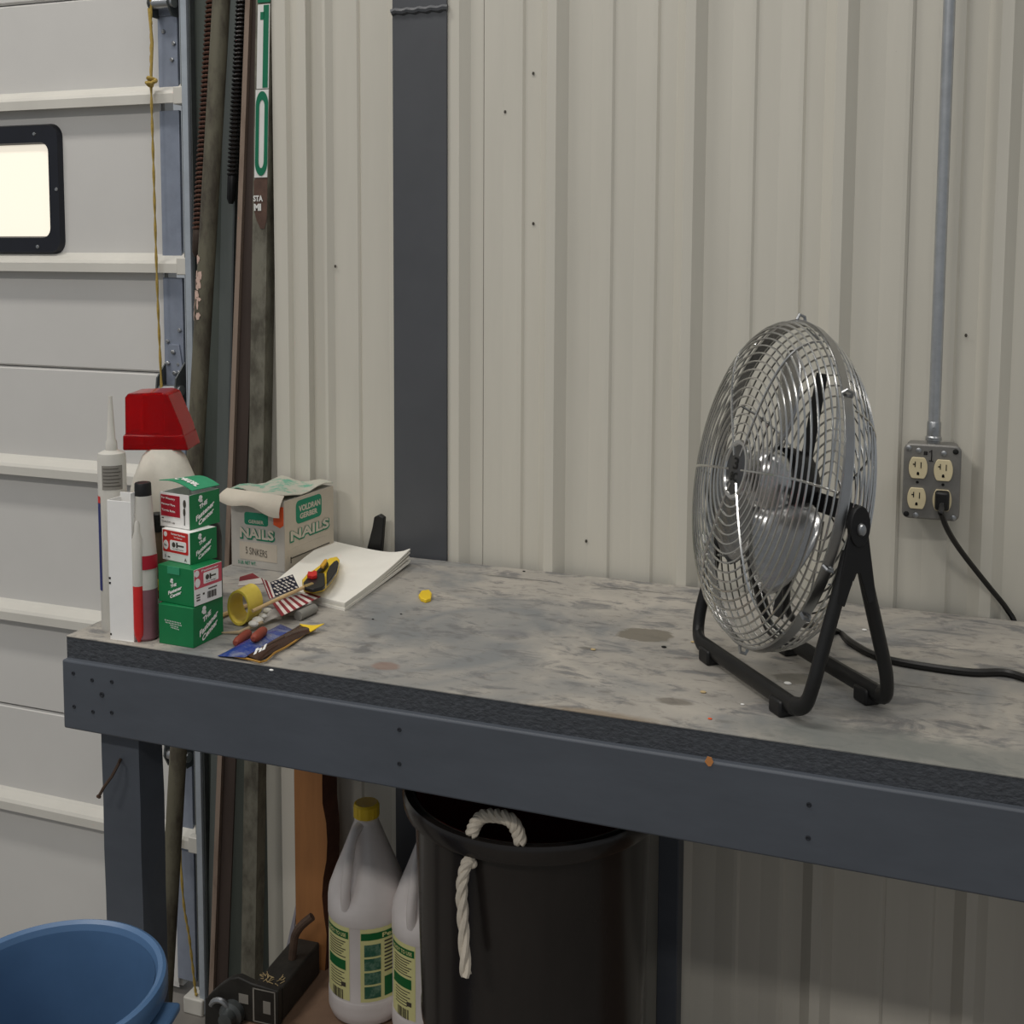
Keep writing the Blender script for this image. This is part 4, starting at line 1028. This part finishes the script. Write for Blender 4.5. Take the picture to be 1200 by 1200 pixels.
# small debris on the bench
for i, (x, y, m_, s_) in enumerate(((695, 762, M_straw, .003), (778, 759, M_dark, .003), (812, 753, M_straw, .0028), (824, 812, M_straw, .0032), (832, 843, M_orange, .0022), (870, 826, M_white, .002), (470, 720, M_dark, .0016), (437, 726, M_dark, .0016), (614, 670, M_dark, .0022), (1013, 739, M_white, .003), (923, 802, M_white, .004), (318, 786, M_white, .0025))):
    p = tz(x, y); mb = MB().ball(p + Z * s_ * .4, s_, 7, 5, (1.3, .9, .45))
    tag(origin(mb.build('wood_chip', m_)), ['pale crumb beside the dark stain', 'black crumb under the dark stain', 'pale chip left of the fan foot', 'straw chip before the left fan foot', 'orange crumb near the bench front', 'white crumb before the fan front foot', 'dark speck right of the paper pad', 'dark speck in front of the paper pad', 'dark speck at the back edge of the bench', 'white chip behind the fan', 'white flake between the fan tubes', 'white crumb at the front edge by the film packet'][i], 'crumb', 'crumbs scattered on the bench')

# ================================================================== STANDING STOCK BESIDE THE DOOR
def lean(px_top, px_bot, Yt, Yb, zb=0.0):
    a = ty(*px_top, Yt); b = ty(*px_bot, Yb)
    d = (a - b); a = a + d * ((3.1 - a.z) / d.z); b = b + d * ((zb - b.z) / d.z)
    return a, b
def along(a, b, x, y):                # point on line a-b at image row y
    lo, hi = 0.0, 1.0
    for _ in range(40):
        m = (lo + hi) / 2; p = b + (a - b) * m; q = p - EYE; yy = PY - FPX * q.dot(_u) / q.dot(_w)
        if yy > y: lo = m
        else: hi = m
    return b + (a - b) * lo
# olive pole with pink paint flakes
a, b = lean((259.5, 0), (204.5, 960), 1.842, 1.788)
pole = thing('olive_pole', b, 'round scuffed olive pole with pink paint flakes leaning by the door track', 'pole')
MB().tube([b + (a - b) * (i / 24) for i in range(25)], .0165, 14).build('shaft', pole_mat(), pole)
mb = MB(); rng = random.Random(5)
for k in range(26):
    y = rng.uniform(303, 372); c = along(a, b, 0, y); sd = -.85 + rng.uniform(-.6, .9)
    w = rng.uniform(.003, .007); hh = rng.uniform(.004, .012)
    out = V3((sin(sd), -cos(sd), 0)); sdv = V3((cos(sd), sin(sd), 0)); c = c + out * .0166
    mb.prism([c + sdv * w * cos(q * pi / 3) * rng.uniform(.6, 1.1) + Z * hh * sin(q * pi / 3) * rng.uniform(.6, 1.1) for q in range(6)], out * .0006)
mb.build('paint_flakes', M_pinkp, pole)['label'] = 'pink flaking paint patch'
# coil springs
def spring(name, pt, pb, Yt, Yb, R_, wire, turns_per_m, mm, label, yend, capm):
    a, b = lean(pt, pb, Yt, Yb); e = along(a, b, 0, yend)
    root = thing(name, e, label, 'spring')
    L_ = (a - e).length; n = int(L_ * turns_per_m); P = []
    d = (a - e).normalized(); X = d.cross(V3((0, 1, 0))).normalized(); Y_ = d.cross(X)
    for i in range(n * 10 + 1):
        an = 2 * pi * i / 10; P.append(e + d * (L_ * i / (n * 10)) + X * R_ * cos(an) + Y_ * R_ * sin(an))
    MB().tube(P, wire, 5).build('coil', mm, root)
    MB().tube([e, a], R_ * .62, 8).build('core_rod', M_rustd, root)
    MB().box(a.x - .008, a.x + .008, a.y - .012, 1.915, a.z - .03, a.z).build('hanger', M_galvd, root)
    MB().tube([e - d * .055, e - d * .045, e - d * .004, e], [R_ * .5, R_ * .95, R_ * 1.05, R_ * .8], 10).build('end_plug', capm, root)
spring('coil_spring', (249, 0), (231, 300), 1.897, 1.885, .0105, .0026, 115, M_spring1, 'rusty brown coil spring hung beside the olive pole', 268, M_rustd)
spring('coil_spring', (283, 0), (270, 250), 1.895, 1.885, .0085, .0022, 125, M_spring2, 'black coil spring between the olive pole and the marker post', 205, M_black)
# tan rusted steel angle
a, b = lean((291, 0), (254, 1000), 1.862, 1.815)
ang = thing('steel_angle', b, 'thin tan rusted steel angle leaning left of the green marker post', 'steel bar')
s_ = V3((1, 0, 0)); MB().obox(b + V3((-.004, -.004, 0)), s_ * .010, (0, .022, 0), a - b).build('tan_leg', M_tan, ang)
MB().obox(b + V3((.0062, .004, 0)), s_ * .026, (0, .004, 0), a - b).build('brown_leg', M_brown2, ang)
# flat grey channel stock behind
a, b = lean((271, 0), (252, 1000), 1.909, 1.907)
chn = thing('grey_channel', b, 'flat dark grey steel channel standing behind the olive pole', 'steel bar')
MB().obox(b + V3((-.014, 0, 0)), s_ * .034, (0, .004, 0), a - b).build('channel_web', mat('grey_channel_paint', (102, 108, 105), .5, metal=.2, var=.12, scale=8, stretch=(3, 3, .4)), chn)
MB().obox(b + V3((.018, -.008, 0)), s_ * .004, (0, .0082, 0), a - b).build('channel_lip', M_galvd, chn)
# marker post: U channel with the green and white figures
a, b = lean((312, 0), (296, 1000), 1.836, 1.806)
a0_, b0_ = a, b
mp_ = thing('marker_post', b, 'olive U channel road marker post with white on green number ten', 'post')
hw_ = .021; OFX = -.0062; HW = .0155
d = a - b
MB().obox(b + V3((OFX - HW, 0, 0)), s_ * 2 * HW, (0, .003, 0), d).build('post_web', signpost_mat(), mp_)
for sgn in (-1, 1):
    MB().obox(b + V3((OFX + sgn * (HW - .0013) - .0013, .0032, 0)), s_ * .0026, (0, .026 if sgn > 0 else .012, 0), d).build('post_flange', M_rustd if sgn < 0 else signpost_mat(), mp_)
def pp(u, y):                         # point on the post face: u across (-1..1), image row y
    c = along(a0_, b0_, 0, y); return c + V3((max(OFX - HW + .0004, min(OFX + HW - .0002, u * hw_)), -.0008, 0))
# rust patch
mb = MB(); rng = random.Random(9); rows = [168, 180, 196, 212, 230, 246, 258, 268]
P = [[pp(u, y) for u in (lo_, (lo_ + hi_) / 2, hi_)] for y, (lo_, hi_) in zip(rows, ((.55, .98), (.3, .98), (.1, .98), (-.95, .98), (-.92, .98), (-.88, .9), (-.6, .7), (-.2, .2)))]
mb.grid(P); mb.build('rust_patch', M_rustpatch, mp_)['label'] = 'brown rust patch'
def sign_rect(mb, u0, u1, y0, y1, lift=.0010): return mb.prism([pp(u0, y1), pp(u1, y1), pp(u1, y0), pp(u0, y0)], (0, -lift, 0))
mb = MB(); sign_rect(mb, -.78, .42, 5, 104); sign_rect(mb, -.86, .50, 105, 208, .0012); mb.build('white_plate', M_signw, mp_)
mb = MB(); sign_rect(mb, -.80, .75, -60, 3, .0014)
sign_rect(mb, -.18, .34, 6, 103, .0016); sign_rect(mb, -.5, -.1, 14, 23, .0016)
n = 40
def stad(ru, y0, y1, half, uc=-.18):
    o_ = []
    for k in range(n):
        t = 2 * pi * k / n; yc = (y0 + half) if sin(t) > 0 else (y1 - half)
        o_.append(pp(uc + ru * cos(t), yc - half * sin(t)))
    return o_
O_, I_ = stad(.62, 107, 206, 17), stad(.27, 117, 197, 9)
off_ = V3((0, -.0022, 0))
for A, B in (([p + off_ for p in O_], [p + off_ for p in I_]), (O_, [p + off_ for p in O_])):
    mb.add(A + B, [(i, (i + 1) % n, n + (i + 1) % n, n + i) for i in range(n)])
mb.build('green_figures', M_signg, mp_)['label'] = 'green figures one and zero'
mb = MB(); FS = (pp(-.9, 248), V3((1, 0, 0)), Z, V3((0, -1, 0)), hw_ * 1.2, .032)
text(mb, FS, 'STA', .4, .75, .8, .35, lift=.001, bold=.04); text(mb, FS, 'MI', .35, .25, .6, .4, lift=.001, bold=.06); mb.build('worn_letters', M_signw, mp_)

# yellow pull rope on the door
pr_ = [(176, -30), (177, 40), (177, 97), (180, 200), (184, 330), (189, 450), (196, 620), (203, 800), (213, 1030), (222, 1100), (229, 1160)]
path = [ty(x, y, YD - .034) for x, y in pr_]
path += [V3((path[-1].x + .004, YD - .036, .042))]
path.insert(0, up(path[0], 2.75))
path = smooth_path([Vector(p) for p in path], 14)
rope = thing('pull_rope', up(path[-1], 0), 'yellow knotted pull rope hanging down the overhead door', 'rope')
for ph in (0, pi):
    P = [p + V3((cos(i * .9 + ph), sin(i * .9 + ph), 0)) * .0013 for i, p in enumerate(path)]
    MB().tube(P, .0017, 6).build('strand', M_rope, rope)
kn = ty(177, 97, YD - .036); mb = MB()
P = [kn + V3((.006 * cos(t) + .003 * cos(2 * t), .005 * sin(3 * t), .007 * sin(t) + .002)) for t in [2 * pi * i / 24 for i in range(24)]]
mb.tube(P, .0042, 7, closed=True); mb.tube([kn, kn + V3((-.008, -.004, 0)), kn + V3((.010, -.006, -.002))], .0035, 7); mb.build('knot', M_rope, rope)
mb = MB().tube([ty(174.5, 10, YD - .034), ty(178.5, 50, YD - .037), ty(177, 92, YD - .036)], .0028, 7); mb.build('loose_end', M_rope, rope)

# ================================================================== UNDER THE BENCH
# orange brown board
bY = 1.79
x0, x1 = ty(347, 1100, bY).x, ty(383, 1100, bY).x
mb = MB(); rng = random.Random(4)
brd = thing('rough_board', ((x0 + x1) / 2, bY, SHELF), 'orange brown rough sawn board standing behind the hitch', 'board')
ring = []
for i in range(19):
    z = SHELF + (.888 - SHELF) * i / 18; j = .004 * sin(i * 1.1) + rng.uniform(-.003, .003)
    ring.append([(x0, bY, z), (x1 + j - .003, bY, z), (x1 + .006 + j * .5, bY + .036, z), (x0, bY + .036, z)])
for A, B in zip(ring, ring[1:]):
    mb.add(A + B, [(0, 1, 5, 4), (2, 3, 7, 6), (3, 0, 4, 7)], 0); mb.add(A + B, [(1, 2, 6, 5)], 1)
mb.add(ring[0] + ring[-1], [(3, 2, 1, 0), (4, 5, 6, 7)], 0)
mbA, mbB = MB(), MB()
for A, B in zip(ring, ring[1:]):
    mbA.add(A + B, [(0, 1, 5, 4), (2, 3, 7, 6), (3, 0, 4, 7)]); mbB.add(A + B, [(1, 2, 6, 5)])
mbA.add(ring[0] + ring[-1], [(3, 2, 1, 0), (4, 5, 6, 7)])
mbA.build('plank', M_board, brd, smooth=0); mbB.build('bark_edge', M_boardd, brd, smooth=0)

# white jugs
def jug(bpx, label):
    b = tz(*bpx, SHELF); s = (b - EYE).length / FPX
    root = thing('gallon_jug', b, label, 'jug', 'white gallon jugs under the bench')
    zj = lambda y: zat(bpx[0], y, b) - SHELF
    return root, b, s
j1, b1, s1 = jug((431, 1178), 'white gallon jug with a yellow screw cap and green label under the bench')
zj = lambda y: zat(431, y, b1) - SHELF
RJ = 39 * s1
hA = atan2(-b1.y, -b1.x) - radians(38)                                # direction of the handle
def jfn(r, z, a):
    if z <= zj(1048) or z > zj(972): return r
    t = (z - zj(1048)) / (zj(972) - zj(1048)); d = (a - hA + pi) % (2 * pi) - pi
    k = math.exp(-(d / .42) ** 2); return r * (1 - .36 * k * sin(pi * min(1, t * 1.02)) ** .8)
pj = [(RJ * .80, 0), (RJ * .94, .006), (RJ, .018), (RJ, zj(1150)), (RJ * .985, zj(1148)), (RJ * .985, zj(1064)), (RJ, zj(1062)), (RJ * 1.0, zj(1044)), (RJ * .97, zj(1034)), (RJ * .80, zj(1014)), (RJ * .61, zj(994)), (RJ * .45, zj(976)), (RJ * .36, zj(966)), (RJ * .31, zj(961)), (RJ * .31, zj(957)), (RJ * .27, zj(955)), (RJ * .27, zj(940))]
# densify the shoulder
pd = []
for (r0, z0), (r1_, z1_) in zip(pj, pj[1:]):
    for k in range(3): pd.append((r0 + (r1_ - r0) * k / 3, z0 + (z1_ - z0) * k / 3))
pd.append(pj[-1])
MB().lathe(b1, pd, 56, fn=jfn).build('jug_body', M_jug, j1, smooth=50)
hd = V3((cos(hA), sin(hA), 0))
hp = [b1 + hd * RJ * .25 + Z * zj(962), b1 + hd * RJ * .52 + Z * zj(968), b1 + hd * RJ * .66 + Z * zj(982), b1 + hd * RJ * .78 + Z * zj(1004), b1 + hd * RJ * .88 + Z * zj(1028), b1 + hd * RJ * .86 + Z * zj(1046)]
MB().tube(smooth_path(hp, 5), .0085, 12).build('handle', M_jug, j1)
mb = MB().lathe(b1, [(RJ * .30, zj(955.5)), (RJ * .325, zj(955)), (RJ * .325, zj(942)), (RJ * .29, zj(940)), (0, zj(940))], 36, fn=lambda r, z, a: r * (1 + .02 * (1 if int(a * 18 / pi) % 2 else -1)))
mb.build('screw_cap', M_yellow, j1)
rf = lambda z: RJ * .985
vA = atan2(-b1.y, -b1.x)                                             # towards the camera
def jl(mb, a0, a1, y0, y1, lift=.0005): return cyl_patch(mb, b1, rf, vA + a0, vA + a1, zj(y1), zj(y0), lift, 8)
mb = MB(); jl(mb, -1.35, -.47, 1063, 1146); jl(mb, -.18, 1.5, 1063, 1146); jlab = mb.pieces('label', M_lemon, j1)
mb = MB(); jl(mb, -1.33, -.50, 1068, 1076, .001); jl(mb, -.16, 1.5, 1068, 1076, .001); jl(mb, -1.25, -.58, 1101, 1112, .001); jl(mb, .44, 1.0, 1120, 1142, .001); mb.pieces('green_print', M_pgreen, jlab)
for k in range(4):
    mb = MB(); jl(mb, -.08, .34, 1081 + 15.8 * k, 1094.5 + 15.8 * k, .001); mb.build('label_picture', M_photo, jlab)
mb = MB()
for k in range(7): jl(mb, -1.2, -.58 - .06 * (k % 3), 1079.5 + 2.9 * k, 1080.6 + 2.9 * k, .001)
for k in range(6): jl(mb, -1.15, -.62 - .08 * (k % 2), 1115 + 3.2 * k, 1116 + 3.2 * k, .001)
for k in range(9): jl(mb, .44, 1.0, 1079 + 4.2 * k, 1080.8 + 4.2 * k, .001)
for k in range(8): jl(mb, -1.05 + .05 * k, -1.05 + .05 * k + (.03 if k % 3 else .018), 1135, 1146, .0012)
jl(mb, -.72, -.58, 1126, 1131, .0012)
mb.build('label_lines', M_ink, jlab)
mb = MB(); fnc = lambda u, v: b1 + V3(((RJ * .985 + .0015) * cos(vA + u), (RJ * .985 + .0015) * sin(vA + u), zj(1075.4) + v * (zj(1068.6) - zj(1075.4))))
curvetext(mb, fnc, 'Perfect', .38, 1.15, .12, .9); curvetext(mb, fnc, 'READY TO USE', -1.25, -.56, .2, .8); mb.build('label_lettering', M_lemon, jlab)
def dup(root, loc, label):
    r = root.copy(); COL.objects.link(r); r.location = loc; r['label'] = label
    for ch in list(root.children):
        c = ch.copy(); COL.objects.link(c); c.parent = r
        for g in list(ch.children):
            d = g.copy(); COL.objects.link(d); d.parent = c
    return r
b2 = tz(506, 1202, SHELF)
j2 = dup(j1, b2, 'white gallon jug half hidden behind the black bin')

# black bin with rope handle
rimP = EYE + (ray(625, 915) / FPX) * 1.645
bnc = V3((rimP.x, rimP.y, SHELF + .0005)); zrim = rimP.z
BR = 153 * 1.645 / FPX
bn = thing('black_bin', bnc, 'large black plastic bin with a rope handle under the bench', 'bin')
hb = zrim - bnc.z; r0_ = BR * .80
MB().lathe(bnc, [(r0_ * .6, 0), (r0_, 0), (r0_ + .003, .006), (BR * .845, hb * .42), (BR * .862, hb * .425), (BR * .862, hb * .445), (BR * .855, hb * .45), (BR * .905, hb - .035), (BR * .905, hb - .028)], 64, caps=False).build('bin_body', M_bin, bn)
MB().lathe(bnc, [(0, .006), (r0_ - .004, .006), (BR * .89, hb - .03), (BR * .90, hb - .004)], 64, caps=False).build('bin_lining', M_binin, bn)
MB().lathe(bnc, [(BR * .905, hb - .026), (BR * .985, hb - .026), (BR * .99, hb - .024), (BR, hb - .008), (BR * .985, hb - .001), (BR * .955, hb), (BR * .91, hb - .003), (BR * .895, hb - .012), (BR * .895, hb - .03)], 72, caps=False).build('rim', M_bin, bn)
# rope handle: arch over the rim and a hanging tail
def twist(pts, R_, wire, k, mm, nm, par):
    P0_ = smooth_path([Vector(p) for p in pts], 10); 
    for ph in range(3):
        Q = []
        for i, p in enumerate(P0_):
            t = (P0_[min(i + 1, len(P0_) - 1)] - P0_[max(0, i - 1)]).normalized(); x = t.orthogonal().normalized()
            x = (V3((.3, -.9, .2)) - t * t.dot(V3((.3, -.9, .2)))).normalized(); y = t.cross(x); an = i * k + ph * 2 * pi / 3
            Q.append(p + (x * cos(an) + y * sin(an)) * R_)
        MB().tube(Q, wire, 7).build(nm, mm, par)
def ondir(x, y, ref): return EYE + ray(x, y) * ((ref - EYE).dot(_w) / FPX)
def rimpt(px, extra=0.0):            # point of the near rim under column px
    best = None
    for i in range(200):
        an = -pi + pi * i / 199 + YAW; p = bnc + V3((BR * cos(an), BR * sin(an), hb)); q = p - EYE; xx = 600 + FPX * q.dot(_r) / q.dot(_w)
        if best is None or abs(xx - px) < best[0]: best = (abs(xx - px), p)
    return best[1]
ra_, rb_ = rimpt(555), rimpt(608)
inw = (up(bnc, 0) - up((ra_ + rb_) / 2, 0)).normalized()
A0 = ra_ + inw * .012; B0 = rb_ + inw * .004
mid = ondir(582, 956, (A0 + B0) / 2 + inw * .006)
twist([ondir(553, 977, A0), ondir(557, 966, A0), ondir(566, 957, A0 + inw * .004), mid, ondir(597, 960, B0), ondir(606, 973, B0), ondir(610, 987, B0)], .0042, .0052, .42, M_cotton, 'rope_arch', bn)
out_ = -inw
T0_ = up(rimpt(549), 0) + out_ * .0; ref = rimpt(549) + inw * BR * .085
twist([ondir(552, 1008, ref + out_ * .004), ondir(546, 1014, ref + out_ * .012), ondir(541, 1040, ref + out_ * .014), ondir(543, 1085, ref + out_ * .016), ondir(546, 1143, ref + out_ * .018)], .0036, .0046, .42, M_cotton, 'rope_tail', bn)
MB().ball(ondir(553, 1012, ref + out_ * .006), .007, 10, 8, (1.1, 1, .9)).build('rope_stub', M_cotton, bn)

# blue bin in front
ctrB = EYE + (ray(57, 1151) / FPX) * 1.36
zbR = ctrB.z; BB = 134 * 1.36 / FPX
blu = thing('blue_bin', up(ctrB, 0), 'open blue plastic bin in the lower left corner before the bench leg', 'bin')
MB().lathe(up(ctrB, 0), [(BB * .5, .0), (BB * .74, 0), (BB * .76, .008), (BB * .90, zbR - .03), (BB * .90, zbR - .012)], 72, caps=False).build('bin_wall', M_blue, blu)
MB().lathe(up(ctrB, 0), [(0, .008), (BB * .73, .008), (BB * .875, zbR - .03), (BB * .89, zbR - .010)], 72, caps=False).build('bin_inside', M_blue, blu)
MB().lathe(up(ctrB, 0), [(BB * .9, zbR - .03), (BB * .98, zbR - .03), (BB, zbR - .026), (BB, zbR - .008), (BB * .985, zbR - .002), (BB * .955, zbR), (BB * .915, zbR - .003), (BB * .89, zbR - .012)], 80, caps=False).build('rim', M_blue, blu)
ha = atan2(-ctrB.y, -ctrB.x) + radians(62)
hc = up(ctrB, zbR - .050) + V3((cos(ha), sin(ha), 0)) * BB
MB().obox(hc + V3((-sin(ha), cos(ha), 0)) * -.035 - V3((cos(ha), sin(ha), 0)) * .012, V3((-sin(ha), cos(ha), 0)) * .07, V3((cos(ha), sin(ha), 0)) * .024, (0, 0, .012)).build('grip', M_blue, blu, bevel=.004)

# black hitch drawbar
hz0 = SHELF + .004
tail_r = tz(374.7, 1108, SHELF + .056); near_r = tz(330.5, 1155, SHELF + .068); near_l = tz(300.5, 1146, SHELF + .068)
dv = tail_r - near_r; dv.z = 0
wv = near_l - near_r; wv.z = 0; wv = wv - dv * (wv.dot(dv) / dv.dot(dv))
hit = thing('trailer_hitch', (near_r + tail_r) / 2 - Z * .05, 'dusty black steel hitch drawbar with a bent pin on the low board', 'hitch')
base_z = SHELF + .003
P0h = up(near_r, base_z)
MB().obox(P0h, wv, dv, (0, 0, .060)).build('drawbar', M_hitch, hit, bevel=.003)
# head plate curving to the left
wn = wv.normalized(); dn = dv.normalized()
pl = [(-.002, .0), (-.002, .066), (.050, .070), (.075, .076), (.092, .070), (.112, .054), (.130, .036), (.142, .022), (.146, -.06), (.104, -.07), (.082, -.001)]
hd_ = up(near_r, base_z) - dn * .004
ptsp = [hd_ + wn * a + Z * b for a, b in pl]
MB().prism(ptsp, -dn * .014).build('head_plate', M_hitch, hit, bevel=.002)
FH = (hd_ - dn * .0142 + wn * .142, -wn, Z, -dn, .144, .07)
mb = MB(); rect(mb, FH, .66, .05, .68, .9, .0006); rect(mb, FH, .95, .05, .965, .9, .0006); rect(mb, FH, .66, .88, .965, .905, .0006); rect(mb, FH, .66, .03, .965, .055, .0006); rect(mb, FH, .80, .30, .90, .62, .0006); rect(mb, FH, .47, .44, .60, .68, .0006); mb.build('warning_label', M_inkl, hit)['label'] = 'worn white outlined label'
bc_ = hd_ - dn * .014 + wn * .085 + Z * .012
mb = MB().lathe(bc_, [(.022, 0), (.022, .012), (.015, .016), (.013, .030), (0, .032)], 20, ax=(-dn, -wn, Z)); mb.build('hitch_nut', M_galvd, hit)
mb = MB(); mb.tube([bc_ + wn * (.020 + .018 * cos(t)) - dn * .012 + Z * (.018 * sin(t) + .006) for t in [pi * .1 + 1.2 * pi * i / 12 for i in range(13)]], .005, 8); mb.build('shackle', M_steel, hit)
# straw on top
mb = MB(); rng = random.Random(2)
for k in range(26):
    c = up(near_r + wv * rng.uniform(.15, .9) + dv * rng.uniform(.02, .16), base_z + .0605); an = rng.uniform(0, 6.3); l_ = rng.uniform(.003, .012)
    mb.tube([c, c + V3((cos(an) * l_, sin(an) * l_, rng.uniform(0.0005, .004)))], .0006, 4)
mb.build('straw_litter', M_straw, hit)['kind'] = 'stuff'
# bent pin
pbp = tz(342.5, 1123, base_z + .06)
pin = [pbp - Z * .01, pbp, ondir(344, 1108, pbp), ondir(346, 1096, pbp), ondir(353, 1085, pbp), ondir(366, 1074, pbp)]
MB().tube(smooth_path(pin, 5), .0075, 10).build('bent_pin', M_rust, hit)['label'] = 'rusty bent pin'
sl = [ty(x, y, 1.80) for x, y in ((333, 1125), (341, 1125), (349, 1049))]
sl[0].z = sl[1].z = SHELF
mb = MB().prism(sl, (0, .004, 0)); tag(origin(mb.build('metal_sliver', M_sliver)), 'pale pointed metal sliver standing behind the bent hitch pin', 'scrap')
